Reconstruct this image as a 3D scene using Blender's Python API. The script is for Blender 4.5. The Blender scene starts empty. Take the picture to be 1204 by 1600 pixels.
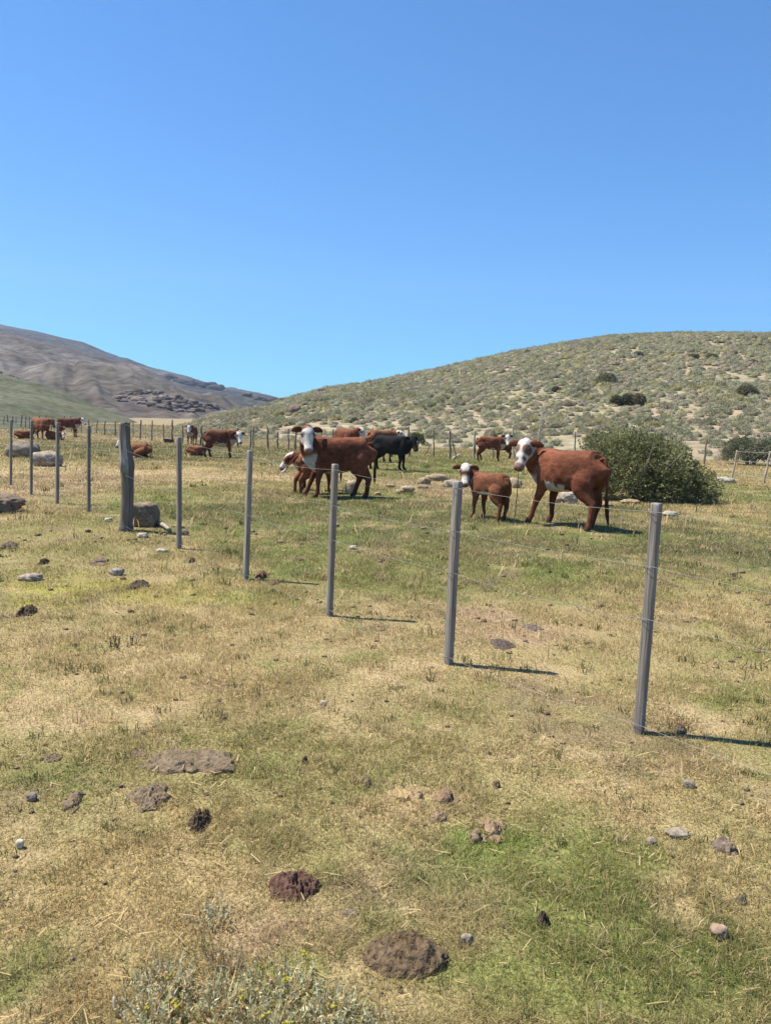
import bpy, bmesh, math
import numpy as np
from mathutils import Vector, Matrix

R = math.radians
scene = bpy.context.scene
COL = scene.collection
rng = np.random.default_rng(7)

# ------------------------------------------------------------------ camera
F = 1200.0                      # focal length in photo pixels (1204 x 1600)
CAM_H = 1.66
PITCH = math.atan(145.0 / F)    # looking slightly down
ROLL = 0.031
fwd = Vector((0, math.cos(PITCH), -math.sin(PITCH)))
up0 = Vector((0, math.sin(PITCH), math.cos(PITCH)))
rt0 = Vector((1, 0, 0))
rgt = rt0 * math.cos(ROLL) + up0 * math.sin(ROLL)
upv = -rt0 * math.sin(ROLL) + up0 * math.cos(ROLL)
cam = bpy.data.cameras.new("camera")
cam.sensor_fit = 'VERTICAL'
cam.sensor_height = 36.0
cam.sensor_width = 36.0
cam.lens = F / 1600 * 36.0
cam.clip_start = 0.05
cam.clip_end = 20000
cam_ob = bpy.data.objects.new("camera", cam)
COL.objects.link(cam_ob)
m = Matrix((rgt, upv, -fwd)).transposed().to_4x4()
m.translation = Vector((0, 0, CAM_H))
cam_ob.matrix_world = m
scene.camera = cam_ob

# ------------------------------------------------------------------ world, sun
SUN_EL, SUN_AZ = R(61), R(-80)            # azimuth from +Y, clockwise positive
world = bpy.data.worlds.new("World")
scene.world = world
world.use_nodes = True
wn = world.node_tree
bg = wn.nodes['Background']
sky = wn.nodes.new('ShaderNodeTexSky')
sky.sky_type = 'NISHITA'
sky.sun_disc = False
sky.sun_elevation = SUN_EL
sky.sun_rotation = SUN_AZ
sky.air_density, sky.dust_density, sky.ozone_density = 1.0, 0.1, 6.0
gm = wn.nodes.new('ShaderNodeGamma')
gm.inputs[1].default_value = 0.94
tint = wn.nodes.new('ShaderNodeMix')
tint.data_type = 'RGBA'
tint.blend_type = 'MULTIPLY'
tint.inputs['Factor'].default_value = 1.0
tint.inputs['B'].default_value = (0.300, 0.715, 1.00, 1)
wn.links.new(sky.outputs[0], gm.inputs[0])
wn.links.new(gm.outputs[0], tint.inputs['A'])
wn.links.new(tint.outputs['Result'], bg.inputs[0])
bg.inputs[1].default_value = 0.1

sun = bpy.data.lights.new("sun", 'SUN')
sun.energy = 5.0
sun.angle = R(0.53)
sun.color = (1.0, 0.925, 0.80)
sun_ob = bpy.data.objects.new("sun", sun)
COL.objects.link(sun_ob)
sdir = Vector((math.sin(SUN_AZ) * math.cos(SUN_EL), math.cos(SUN_AZ) * math.cos(SUN_EL), math.sin(SUN_EL)))
sun_ob.rotation_euler = sdir.to_track_quat('Z', 'Y').to_euler()
sun_ob.location = sdir * 50

scene.view_settings.view_transform = 'Standard'
scene.view_settings.look = 'None'
scene.view_settings.exposure = 0.95
scene.view_settings.gamma = 1.0
scene.render.engine = 'CYCLES'
scene.cycles.volume_bounces = 0
scene.cycles.max_bounces = 5
scene.cycles.diffuse_bounces = 3
scene.cycles.transparent_max_bounces = 8


# ------------------------------------------------------------------ noise
def _hash(ix, iy, iz, s):
    h = (ix.astype(np.int64) * 374761393 + iy.astype(np.int64) * 668265263 + iz.astype(np.int64) * 2147483647 + s * 974634777) & 0xFFFFFFFF
    h = ((h ^ (h >> 13)) * 1274126177) & 0xFFFFFFFF
    h = ((h ^ (h >> 16)) * 2246822519) & 0xFFFFFFFF
    return ((h ^ (h >> 15)) & 0xFFFFFF) / float(0xFFFFFF)


def noise2(x, y, s=0):
    x = np.asarray(x, float); y = np.asarray(y, float)
    ix, iy = np.floor(x), np.floor(y)
    fx, fy = x - ix, y - iy
    fx = fx * fx * (3 - 2 * fx); fy = fy * fy * (3 - 2 * fy)
    z = np.zeros_like(ix)
    a = _hash(ix, iy, z, s); b = _hash(ix + 1, iy, z, s)
    c = _hash(ix, iy + 1, z, s); d = _hash(ix + 1, iy + 1, z, s)
    return (a * (1 - fx) + b * fx) * (1 - fy) + (c * (1 - fx) + d * fx) * fy


def fbm2(x, y, oct=4, s=0):
    v = 0.0; a = 0.5; t = 0.0
    for k in range(oct):
        v = v + a * noise2(x * 2 ** k + 17.3 * k, y * 2 ** k - 9.1 * k, s + k); t += a; a *= 0.5
    return v / t


def noise3(P, s=0):
    P = np.asarray(P, float)
    i = np.floor(P); f = P - i; f = f * f * (3 - 2 * f)
    v = 0
    for dx in (0, 1):
        for dy in (0, 1):
            for dz in (0, 1):
                w = (f[:, 0] if dx else 1 - f[:, 0]) * (f[:, 1] if dy else 1 - f[:, 1]) * (f[:, 2] if dz else 1 - f[:, 2])
                v = v + w * _hash(i[:, 0] + dx, i[:, 1] + dy, i[:, 2] + dz, s)
    return v


def fbm3(P, oct=3, s=0):
    v = 0; a = .5; t = 0
    for k in range(oct):
        v = v + a * noise3(P * 2 ** k + 5.7 * k, s + k); t += a; a *= .5
    return v / t


def sstep(a, b, x):
    t = np.clip((x - a) / (b - a), 0, 1)
    return t * t * (3 - 2 * t)


# ------------------------------------------------------------------ ground height and pixel -> ground
def gh(x, y):
    r = np.hypot(x, y)
    far = 1 - sstep(300, 900, r)
    return far * (0.10 * (fbm2(np.asarray(x) / 7.0, np.asarray(y) / 7.0, 2, 3) - .5) + 0.030 * (fbm2(np.asarray(x) / .9, np.asarray(y) / .9, 2, 9) - .5))


def ray(px, py):
    d = fwd + rgt * ((px - 602.0) / F) - upv * ((py - 800.0) / F)
    return d


def at(px, py):
    d = ray(px, py); z = 0.0
    for _ in range(8):
        t = (z - CAM_H) / d.z
        p = d * t
        z = float(gh(p.x, p.y))
    return Vector((p.x, p.y, z))


def depth(p):
    return p.x * fwd.x + p.y * fwd.y + (p.z - CAM_H) * fwd.z


def at_same_dist(px, py, base):
    """point on the pixel's ray that is as far away (over the ground) as base"""
    d = ray(px, py)
    t = math.hypot(base.x, base.y) / math.hypot(d.x, d.y)
    return Vector((d.x * t, d.y * t, CAM_H + d.z * t))


def az_of(px, py):
    d = ray(px, py)
    return math.atan2(d.x, d.y), d.z / math.hypot(d.x, d.y)


# ------------------------------------------------------------------ mesh helpers
def mesh_np(name, V, F_, mat=None, col=None, smooth=False, parent=None, link=True):
    V = np.asarray(V, np.float32)
    me = bpy.data.meshes.new(name)
    groups = F_ if isinstance(F_, list) else [F_]
    groups = [np.asarray(g, np.int32) for g in groups if len(g)]
    me.vertices.add(len(V)); me.vertices.foreach_set('co', V.ravel())
    loops = np.concatenate([g.ravel() for g in groups])
    tot = np.concatenate([np.full(len(g), g.shape[1], np.int32) for g in groups])
    st = np.concatenate([[0], np.cumsum(tot)[:-1]]).astype(np.int32)
    me.loops.add(len(loops)); me.loops.foreach_set('vertex_index', loops)
    me.polygons.add(len(tot)); me.polygons.foreach_set('loop_start', st)
    if smooth:
        me.polygons.foreach_set('use_smooth', np.ones(len(tot), bool))
    if col is not None:
        a = me.color_attributes.new('Col', 'FLOAT_COLOR', 'POINT')
        c = np.ones((len(V), 4), np.float32); c[:, :3] = col
        a.data.foreach_set('color', c.ravel())
    me.update(calc_edges=True)
    if mat: me.materials.append(mat)
    if not link: return me
    o = bpy.data.objects.new(name, me); COL.objects.link(o)
    if parent: o.parent = parent
    return o


def obj(name, me, parent=None, loc=None):
    o = bpy.data.objects.new(name, me); COL.objects.link(o)
    if parent: o.parent = parent
    if loc is not None: o.location = loc
    return o


def empty(name, loc, rz=0.0, scale=1.0):
    o = bpy.data.objects.new(name, None); COL.objects.link(o)
    o.empty_display_size = .1
    o.location = loc; o.rotation_euler = (0, 0, rz); o.scale = (scale,) * 3
    return o


def tag(o, label=None, cat=None, group=None, kind=None):
    if label: o['label'] = label
    if cat: o['category'] = cat
    if group: o['group'] = group
    if kind: o['kind'] = kind
    return o


def loft(path, rw, rh, up=(0, 0, 1), n=14, ex=2.0, side=None):
    """closed tube: rings along path with half sizes rw (sideways) and rh (along up)"""
    path = np.asarray(path, float); k = len(path)
    rw = np.broadcast_to(np.asarray(rw, float), (k,)); rh = np.broadcast_to(np.asarray(rh, float), (k,))
    tan = np.gradient(path, axis=0)
    tan /= np.linalg.norm(tan, axis=1)[:, None] + 1e-9
    a = np.linspace(0, 2 * np.pi, n, endpoint=False)
    ca, sa = np.cos(a), np.sin(a)
    ca = np.sign(ca) * np.abs(ca) ** (2 / ex); sa = np.sign(sa) * np.abs(sa) ** (2 / ex)
    V = []
    u = np.asarray(up, float)
    for i in range(k):
        if side is not None:
            s = np.asarray(side, float)
        else:
            s = np.cross(tan[i], u); s /= np.linalg.norm(s) + 1e-9
        uu = np.cross(s, tan[i]); uu /= np.linalg.norm(uu) + 1e-9
        V.append(path[i] + np.outer(ca * rw[i], s) + np.outer(sa * rh[i], uu))
    V = np.concatenate(V + [path[:1], path[-1:]])
    q = []
    for i in range(k - 1):
        b0 = i * n + np.arange(n); b1 = i * n + (np.arange(n) + 1) % n
        q.append(np.stack([b0, b1, b1 + n, b0 + n], 1))
    q = np.concatenate(q)
    e0 = np.arange(n); e1 = (np.arange(n) + 1) % n
    t0 = np.stack([np.full(n, k * n), e1, e0], 1)
    o = (k - 1) * n
    t1 = np.stack([np.full(n, k * n + 1), o + e0, o + e1], 1)
    return V, q, np.concatenate([t0, t1])


class MB:
    def __init__(s): s.V = []; s.Q = []; s.T = []; s.C = []; s.n = 0
    def add(s, V, Q=None, T=None, c=None):
        s.V.append(V)
        if Q is not None and len(Q): s.Q.append(np.asarray(Q) + s.n)
        if T is not None and len(T): s.T.append(np.asarray(T) + s.n)
        if c is not None: s.C.append(np.broadcast_to(np.asarray(c, float), (len(V), 3)))
        s.n += len(V)
    def arrays(s):
        f = []
        if s.Q: f.append(np.concatenate(s.Q))
        if s.T: f.append(np.concatenate(s.T))
        return np.concatenate(s.V), f, (np.concatenate(s.C) if s.C else None)
    def build(s, name, mat, parent=None, smooth=True, link=True):
        V, f, c = s.arrays()
        return mesh_np(name, V, f, mat, c, smooth, parent, link)


def crom(P, per=6):
    P = np.asarray(P, float)
    Q = np.vstack([2 * P[0] - P[1], P, 2 * P[-1] - P[-2]])
    out = []
    for i in range(1, len(Q) - 2):
        t = np.linspace(0, 1, per, endpoint=False)[:, None]
        p0, p1, p2, p3 = Q[i - 1], Q[i], Q[i + 1], Q[i + 2]
        out.append(.5 * (2 * p1 + (p2 - p0) * t + (2 * p0 - 5 * p1 + 4 * p2 - p3) * t ** 2 + (3 * p1 - p0 - 3 * p2 + p3) * t ** 3))
    return np.vstack(out + [P[-1:]])


def ico(sub):
    bm = bmesh.new(); bmesh.ops.create_icosphere(bm, subdivisions=sub, radius=1.0)
    V = np.array([v.co[:] for v in bm.verts]); T = np.array([[v.index for v in f.verts] for f in bm.faces])
    bm.free(); return V, T


ICO = {k: ico(k) for k in (1, 2, 3, 4, 5)}


# ------------------------------------------------------------------ materials
def new_mat(name, rough=.9, spec=.2):
    mt = bpy.data.materials.new(name); mt.use_nodes = True
    b = mt.node_tree.nodes['Principled BSDF']
    b.inputs['Roughness'].default_value = rough
    b.inputs['Specular IOR Level'].default_value = spec
    return mt, mt.node_tree, b


def col_mat(name, rough=.9, spec=.2, nscale=0, namp=.3, bump=0, bscale=30, vscale=(1, 1, 1), trans=0, base=None, coord='Object', detail=4):
    """base colour = Col attribute (or base) times a soft noise; optional bump and leaf translucency"""
    mt, nt, b = new_mat(name, rough, spec)
    L = nt.links.new
    if base is None:
        at_ = nt.nodes.new('ShaderNodeAttribute'); at_.attribute_name = 'Col'; c = at_.outputs['Color']
    else:
        rgb = nt.nodes.new('ShaderNodeRGB'); rgb.outputs[0].default_value = (*base, 1); c = rgb.outputs[0]
    tc = nt.nodes.new('ShaderNodeTexCoord')
    mp = nt.nodes.new('ShaderNodeMapping'); mp.inputs['Scale'].default_value = vscale
    L(tc.outputs[coord], mp.inputs[0])
    if nscale:
        nz = nt.nodes.new('ShaderNodeTexNoise'); nz.inputs['Scale'].default_value = nscale; nz.inputs['Detail'].default_value = detail
        L(mp.outputs[0], nz.inputs['Vector'])
        mr = nt.nodes.new('ShaderNodeMapRange')
        mr.inputs['From Min'].default_value = .25; mr.inputs['From Max'].default_value = .75
        mr.inputs['To Min'].default_value = 1 - namp; mr.inputs['To Max'].default_value = 1 + namp
        L(nz.outputs['Fac'], mr.inputs[0])
        mx = nt.nodes.new('ShaderNodeVectorMath'); mx.operation = 'SCALE'
        L(c, mx.inputs[0]); L(mr.outputs[0], mx.inputs['Scale']); c = mx.outputs[0]
    L(c, b.inputs['Base Color'])
    if bump:
        n2 = nt.nodes.new('ShaderNodeTexNoise'); n2.inputs['Scale'].default_value = bscale; n2.inputs['Detail'].default_value = 5
        L(mp.outputs[0], n2.inputs['Vector'])
        bp = nt.nodes.new('ShaderNodeBump'); bp.inputs['Strength'].default_value = 1.0; bp.inputs['Distance'].default_value = bump
        L(n2.outputs['Fac'], bp.inputs['Height']); L(bp.outputs[0], b.inputs['Normal'])
    if trans:
        tr = nt.nodes.new('ShaderNodeBsdfTranslucent'); L(c, tr.inputs[0])
        ms = nt.nodes.new('ShaderNodeMixShader'); ms.inputs[0].default_value = trans
        L(b.outputs[0], ms.inputs[1]); L(tr.outputs[0], ms.inputs[2])
        L(ms.outputs[0], nt.nodes['Material Output'].inputs['Surface'])
    return mt


M_ground = col_mat('turf_soil', .95, .1, 60, .5, .02, 90, detail=7)
M_grass = col_mat('grass_blades', .8, .15, trans=.42)
M_hill = col_mat('hill_soil', .95, .1, .9, .4, .12, 2.0, coord='Object')
M_mount = col_mat('mountain_rock', .95, .05, .16, .55, 4.0, .09, coord='Object', detail=11)
M_leaf = col_mat('bush_leaves', .75, .15, trans=.38)
M_coat = col_mat('cow_coat', .8, .1, 14, .30, .009, 60, vscale=(.6, 1, 1))
M_wood = col_mat('grey_weathered_timber', .92, .1, 110, .55, .006, 130, vscale=(1, 1, .035), detail=6)
M_rock = col_mat('stone', .95, .1, 28, .5, .012, 40, detail=9)
M_dung = col_mat('dung', .97, .05, 60, .45, .012, 80, detail=7)
M_wire = col_mat('galvanised_wire', .5, .4, base=(.30, .295, .28))
M_tie = col_mat('dark_tie_wire', .6, .3, base=(.05, .05, .055))
M_eye = col_mat('dark_eye', .25, .5, base=(.012, .010, .009))

# ------------------------------------------------------------------ turf colour field (true colours of dry and green grass)
GREEN = np.array((.150, .168, .050)); LUSH = np.array((.155, .205, .045)); STRAW = np.array((.48, .365, .200))
TAN = np.array((.42, .300, .190)); OCHRE = np.array((.38, .275, .125)); YELLOW = np.array((.40, .37, .085)); SOIL = np.array((.29, .21, .135))
OLIVE = np.array((.138, .135, .060)); SAGE = np.array((.19, .20, .12))
PATCH = [  # photo px centre, radii px, colour, strength
    (180, 1120, 280, 42, STRAW, .85), (330, 1065, 170, 40, OCHRE, .55), (240, 1040, 200, 40, STRAW, .6), (690, 1045, 170, 26, STRAW, .8),
    (790, 985, 130, 42, TAN, .8), (880, 1050, 140, 40, STRAW, .6), (1095, 1125, 70, 32, STRAW, .8), (640, 1250, 130, 60, STRAW, .7),
    (690, 1380, 120, 75, TAN, .9), (410, 1450, 140, 60, TAN, .75), (560, 1000, 230, 50, STRAW, .5), (560, 1110, 220, 60, STRAW, .4),
    (250, 1400, 240, 120, OCHRE, .62), (140, 1560, 110, 60, OCHRE, .6), (960, 1215, 160, 60, OCHRE, .5), (330, 1275, 120, 40, OCHRE, .5),
    (860, 1180, 250, 50, STRAW, .35),
    (880, 1420, 280, 190, LUSH, .62), (1120, 1500, 180, 120, GREEN, .8), (760, 1320, 90, 40, LUSH, .7), (70, 1215, 140, 50, GREEN, .6),
    (60, 1520, 90, 80, GREEN, .6), (850, 885, 110, 22, LUSH, .8), (235, 785, 120, 26, LUSH, .8), (520, 830, 280, 55, GREEN, .9), (420, 1200, 90, 50, GREEN, .5),
    (600, 790, 220, 34, GREEN, .9), (110, 925, 130, 30, YELLOW, .65), (300, 935, 140, 26, YELLOW, .4), (390, 930, 60, 20, LUSH, .4),
    (330, 705, 260, 24, OLIVE, .9), (150, 695, 160, 16, OLIVE, .8), (690, 728, 170, 26, GREEN, .95), (500, 745, 90, 14, OLIVE, .6),
    (230, 737, 330, 13, STRAW, .85), (430, 745, 60, 8, STRAW, .9), (80, 760, 170, 28, TAN, .7), (30, 800, 100, 24, STRAW, .6),
    (1080, 850, 230, 50, OLIVE, .85), (860, 850, 300, 45, OLIVE, .7), (700, 900, 420, 40, GREEN, .45), (600, 800, 560, 36, OLIVE, .55), (1130, 770, 120, 24, GREEN, .8), (900, 835, 200, 14, GREEN, .6), (40, 680, 160, 8, STRAW, .7),
    (690, 765, 110, 18, TAN, .7), (480, 893, 60, 18, LUSH, .5), (300, 690, 400, 5, STRAW, .8), (1100, 725, 110, 14, STRAW, .5),
]
_PW = []
for (px, py, rx, ry, c, s) in PATCH:
    p = at(px, py); d = depth(p)
    y0 = at(px, py + ry).y; y1 = at(px, max(py - ry, 676 + ROLL * (px - 602))).y
    _PW.append((p.x, p.y, rx * d / F, max(p.y - y0, .2), max(y1 - p.y, .2), c, s))


def turf_col(x, y):
    x = np.asarray(x, float); y = np.asarray(y, float)
    n1 = fbm2(x / 1.7, y / 1.7, 4, 21); n2 = fbm2(x / .35, y / .35, 3, 31); n3 = fbm2(x / 6., y / 6., 3, 41)
    w = sstep(.35, .65, .55 * n1 + .45 * n3)[:, None]
    c = np.array((.405, .315, .155)) * (1 - w) + np.array((.275, .240, .098)) * w
    nz = (fbm2(x / .18, y / .18, 3, 53) - .5) * .9 + (fbm2(x / .6, y / .6, 3, 55) - .5) * 1.2 + (fbm2(x / 2.5, y / 2.5, 3, 57) - .5) * .9
    for (cx, cy, rx, ry0, ry1, pc, s) in _PW:
        ry = np.where(y > cy, ry1, ry0)
        q = np.hypot((x - cx) / rx, (y - cy) / ry) + nz
        k = (s * (1 - sstep(.45, 1.15, q)))[:, None]
        c = c * (1 - k) + pc * k
    k = (sstep(.60, .78, n2) * .5)[:, None]; c = c * (1 - k) + STRAW * k
    k = (sstep(.62, .8, fbm2(x / .25, y / .25, 3, 77)) * .4)[:, None]; c = c * (1 - k) + LUSH * k
    k = (sstep(.60, .8, fbm2(x / .5, y / .5, 3, 87)) * .5)[:, None]; c = c * (1 - k) + SOIL * .8 * k
    far = (sstep(34, 60, np.hypot(x, y)) * .8)[:, None]
    c = c * (1 - far) + np.array((.265, .22, .135)) * far
    return c


# ------------------------------------------------------------------ ground: one sheet to the horizon
def build_ground():
    r = np.concatenate([np.linspace(.6, 1.6, 6)[:-1], np.geomspace(1.6, 60, 300)[:-1], np.geomspace(60, 2300, 40)])
    a = np.concatenate([np.linspace(-180, -45, 28)[:-1], np.linspace(-45, 45, 420), np.linspace(45, 180, 28)[1:]])
    a = np.radians(a)
    rr, aa = np.meshgrid(r, a, indexing='ij')
    x = (rr * np.sin(aa)).ravel(); y = (rr * np.cos(aa)).ravel()
    z = gh(x, y)
    nr, na = len(r), len(a)
    i, j = np.meshgrid(np.arange(nr - 1), np.arange(na - 1), indexing='ij')
    b = (i * na + j).ravel()
    Q = np.stack([b, b + 1, b + na + 1, b + na], 1)[:, ::-1]
    V = np.stack([x, y, z], 1)
    V = np.vstack([V, [[0, 0, float(gh(np.zeros(1), np.zeros(1))[0])]]])
    T = np.stack([np.full(na - 1, len(V) - 1), np.arange(na - 1), np.arange(na - 1) + 1], 1)[:, ::-1]
    c = turf_col(V[:, 0], V[:, 1]) * .85
    o = mesh_np('ground', V, [Q, T], M_ground, c, True)
    tag(o, kind='structure')


build_ground()


# ------------------------------------------------------------------ hills
class Hill:
    gul = bp = None
    def __init__(s, sky_px, d_base, d_crest, pw=1.0):
        A = [az_of(*p) for p in sky_px]
        s.a = np.array([q[0] for q in A]); s.e = np.array([q[1] for q in A])
        s.db, s.dc, s.pw = d_base, d_crest, pw
    def cols(s, az):
        e = np.interp(az, s.a, s.e)
        f = (az - s.a[0]) / (s.a[-1] - s.a[0])
        return e, s.db[0] + (s.db[1] - s.db[0]) * f, s.dc[0] + (s.dc[1] - s.dc[0]) * f
    def point(s, az, t):
        e, db, dc = s.cols(az)
        k = np.clip(np.sin(np.pi / 2 * np.clip(t, 0, 2)), 0, 1) ** s.pw
        d = db + (dc - db) * t
        return d * np.sin(az), d * np.cos(az), k * (CAM_H + d * e) - .25 * (1 - k), d
    def from_px(s, px, py):
        """where the pixel's ray meets this hill"""
        az, el = az_of(px, py)
        t = np.linspace(0, 1, 600); x, y, z, d = s.point(np.full(600, az), t)
        if s.bp: z = z + s.bump(x, y, t, *s.bp)
        i = int(np.argmax((z - CAM_H) / d >= el)) if ((z - CAM_H) / d >= el).any() else 595
        return Vector((x[i], y[i], z[i])), d[i]
    def mesh(s, name, na, nt_, mat, colf, namp, nsc, seed, tmax=2.0):
        az = np.linspace(s.a[0], s.a[-1], na); t = np.linspace(0, tmax, nt_)
        A, T = np.meshgrid(az, t, indexing='ij')
        x, y, z, d = s.point(A.ravel(), T.ravel())
        z = z + s.bump(x, y, T.ravel(), namp, nsc, seed)
        i, j = np.meshgrid(np.arange(na - 1), np.arange(nt_ - 1), indexing='ij')
        b = (i * nt_ + j).ravel()
        Q = np.stack([b, b + nt_, b + nt_ + 1, b + 1], 1)
        s.bp = (namp, nsc, seed)
        o = mesh_np(name, np.stack([x, y, z], 1), Q, mat, colf(x, y, z, T.ravel()), True)
        tag(o, kind='structure'); s.bp = (namp, nsc, seed)
        return o
    def bump(s, x, y, t, namp, nsc, seed):
        w = np.clip(t * 4, 0, 1) * (1 - .88 * np.exp(-((t - 1) / .16) ** 2))
        b = w * namp * 2 * (fbm2(x / nsc, y / nsc, 5, seed) - .5)
        if s.gul:
            az = np.arctan2(x, y); g = np.abs(2 * fbm2(az * s.gul[1] + 2.2 * t + .6 * fbm2(az * 9, t * 5, 3, 3), t * 1.6, 4, seed + 5) - 1)
            b = b - w * s.gul[0] * (1 - sstep(0, .35, g)) * np.clip(1.25 - t, 0, 1)
        return b


hill = Hill([(140, 696), (215, 687), (260, 677), (290, 668), (330, 655), (370, 645), (410, 637), (440, 628), (460, 622), (490, 614), (520, 607), (560, 603), (600, 597), (640, 588),
             (680, 580), (740, 566), (800, 552), (870, 540), (950, 527), (1050, 522), (1100, 521), (1204, 523), (1400, 535), (1700, 570)], (54, 38.5), (110, 190), .95)


def hill_col(x, y, z, t):
    n = fbm2(x / 9., y / 9., 4, 5); n2 = fbm2(x / 2.2, y / 2.2, 3, 6); n3 = fbm2(x / 25., y / 25., 3, 8)
    c = np.array((.262, .208, .142)) + (n2 - .5)[:, None] * np.array((.12, .10, .07))
    k = sstep(.40, .60, n)[:, None]; c = c * (1 - k) + np.array((.245, .215, .138)) * k
    k = (sstep(.58, .72, n3) * .6)[:, None]; c = c * (1 - k) + np.array((.30, .228, .155)) * k
    return c


hill.mesh('scrub_hill', 420, 160, M_hill, hill_col, .9, 12., 61)

side = Hill([(-420, 520), (-200, 545), (-50, 577), (0, 585), (50, 602), (100, 620), (150, 640), (190, 655), (215, 668), (245, 684), (300, 700)], (68, 60), (320, 150), .95)


def side_col(x, y, z, t):
    n = fbm2(x / 14., y / 14., 5, 15); n2 = fbm2(x / 3., y / 3., 3, 16)
    g = fbm2((x + .6 * y) / 9., (y - .6 * x) / 60., 4, 18)
    c = np.array((.090, .094, .060)) + (n - .5)[:, None] * np.array((.10, .085, .055)) + (n2 - .5)[:, None] * .08
    k = (sstep(.55, .7, g) * .7)[:, None]; c = c * (1 - k) + np.array((.165, .15, .10)) * k
    k = (sstep(.66, .8, n2) * .7)[:, None]; c = c * (1 - k) + np.array((.06, .07, .035)) * k
    return np.clip(c, .02, 1)


side.mesh('green_side_hill', 240, 120, M_hill, side_col, 4.0, 40., 71)

spur = Hill([(-420, 430), (-200, 462), (-60, 512), (0, 523), (60, 537), (130, 554), (168, 565), (206, 571), (229, 583), (267, 608), (305, 624), (340, 637), (390, 656), (450, 684)], (86, 84), (1250, 900), .9)
ridge = Hill([(-420, 400), (-200, 450), (-60, 492), (0, 507), (60, 518), (100, 528), (130, 534), (165, 549), (200, 562), (250, 580), (285, 589), (330, 602), (370, 611), (400, 616), (430, 622), (450, 627), (500, 636), (600, 650)], (300, 300), (1750, 1600), .8)


def spur_col(x, y, z, t):
    n = fbm2(x / 120., y / 120., 5, 25); g = fbm2(x / 45., y / 160., 5, 26); n2 = fbm2(x / 16, y / 16, 4, 29)
    c = np.array((.108, .094, .078)) + (n - .5)[:, None] * .10 + (g - .5)[:, None] * np.array((.13, .11, .09)) + (n2 - .5)[:, None] * .08
    k = (sstep(.55, .75, fbm2(x / 60, z / 9., 4, 27)) * .55)[:, None]
    c = c * (1 - k) + np.array((.075, .06, .055)) * k
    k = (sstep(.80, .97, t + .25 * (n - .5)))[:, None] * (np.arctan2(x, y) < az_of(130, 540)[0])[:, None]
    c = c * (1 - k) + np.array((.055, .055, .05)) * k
    return np.clip(c, .02, 1)


def ridge_col(x, y, z, t):
    n = fbm2(x / 120., y / 120., 5, 35); b = fbm2(x / 220. + 3, z / 7., 4, 37); n2 = fbm2(x / 20, y / 20, 4, 39)
    c = np.array((.058, .062, .058)) + (n - .5)[:, None] * .06 + (n2 - .5)[:, None] * .05
    k = (sstep(.52, .66, b) * .8)[:, None]
    c = c * (1 - k) + np.array((.035, .033, .035)) * k
    k = (sstep(.6, .8, fbm2(x / 90, y / 90, 4, 38)) * .35)[:, None]
    c = c * (1 - k) + np.array((.16, .12, .095)) * k
    return np.clip(c, .02, 1)


spur.gul = (3.2, 13.); ridge.gul = (3.0, 18.); side.gul = None
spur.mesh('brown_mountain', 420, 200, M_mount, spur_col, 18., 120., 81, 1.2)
ridge.mesh('dark_mountain_ridge', 420, 200, M_mount, ridge_col, 14., 120., 91, 1.2)


# ------------------------------------------------------------------ rocks
def rock_mesh(name, sx, sy, sz, seed, col, sub=3, rough=.34, blocky=.18, mat=None, sink=.40, tophl=None, link=False):
    V, T = ICO[sub]; P = V.copy()
    if blocky:
        m_ = np.max(np.abs(P), axis=1, keepdims=True)
        P = P * (1 - blocky) + (P / m_) * .85 * blocky
    d = 1 + rough * 2 * (fbm3(V * 1.6 + seed * 3.1, 3, seed) - .5) + rough * .8 * (noise3(V * 6 + seed, seed + 5) - .5) + rough * .35 * (noise3(V * 13 + seed, seed + 6) - .5)
    P = P * d[:, None]
    P = P * np.array((sx, sy, sz))
    P[:, 2] -= P[:, 2].min() + sink * sz
    c = np.asarray(col) * (1 + .5 * (fbm3(V * 3 + seed, 3, seed + 9) - .5))[:, None]
    if tophl is not None:
        k = (sstep(.45, .62, fbm3(V * 2.5 + seed * 2, 3, seed + 4)))[:, None]  # second stone colour mottled in by noise over the whole rock
        c = c * (1 - k) + np.asarray(tophl) * k
    return mesh_np(name, P, T, mat or M_rock, c, True, None, link)


FOOT = []


def rock(px, py, wpx, hpx, col, label, seed, name='rock', cat='rock', depth_k=.8, rz=0., group=None, **kw):
    p = at(px, py); d = depth(p)
    w = wpx * d / F; h = hpx * d / F
    sz = h / (1.7)
    me = rock_mesh(name, w / 2, w / 2 * depth_k, sz, seed, col, **kw)
    o = obj(name, me, None, p); o.rotation_euler = (0, 0, rz)
    FOOT.append((p.x, p.y, w / 2 * .9, w / 2 * depth_k * .9))
    return tag(o, label, cat, group)


GREY = (.17, .145, .115); TANR = (.27, .21, .130); PALE = (.32, .255, .17); BRN = (.20, .155, .115)
rock(37, 715, 52, 27, (.17, .14, .11), 'dark grey rounded boulder behind the left fence posts', 1, 'boulder', 'boulder', sub=4, rough=.14, tophl=(.25, .21, .165))
rock(74, 728, 48, 25, (.21, .175, .14), 'pale flat-topped boulder lying beside the dark boulder at left', 2, 'boulder', 'boulder', sub=4, rough=.14, tophl=(.33, .28, .215))
rock(228, 822, 44, 37, (.17, .135, .10), 'square brown boulder beside the thick weathered log post', 3, 'boulder', 'boulder', sub=4, rough=.13, blocky=.7, sink=.15, tophl=(.23, .18, .13))
rock(289, 836, 13, 10, GREY, 'small dark grey rock just right of the fence post base', 4)
rock(548, 772, 20, 24, (.40, .33, .23), 'pale cream rock under the belly of the white-faced red cow', 5, sub=3, rough=.2, blocky=.3)
rock(888, 786, 28, 20, (.34, .29, .23), 'whitish rock seen under the belly of the large red steer', 6, sub=4, rough=.24, blocky=.4)
rock(870, 786, 16, 10, TANR, 'small tan rock left of the whitish rock under the steer', 7)
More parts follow.
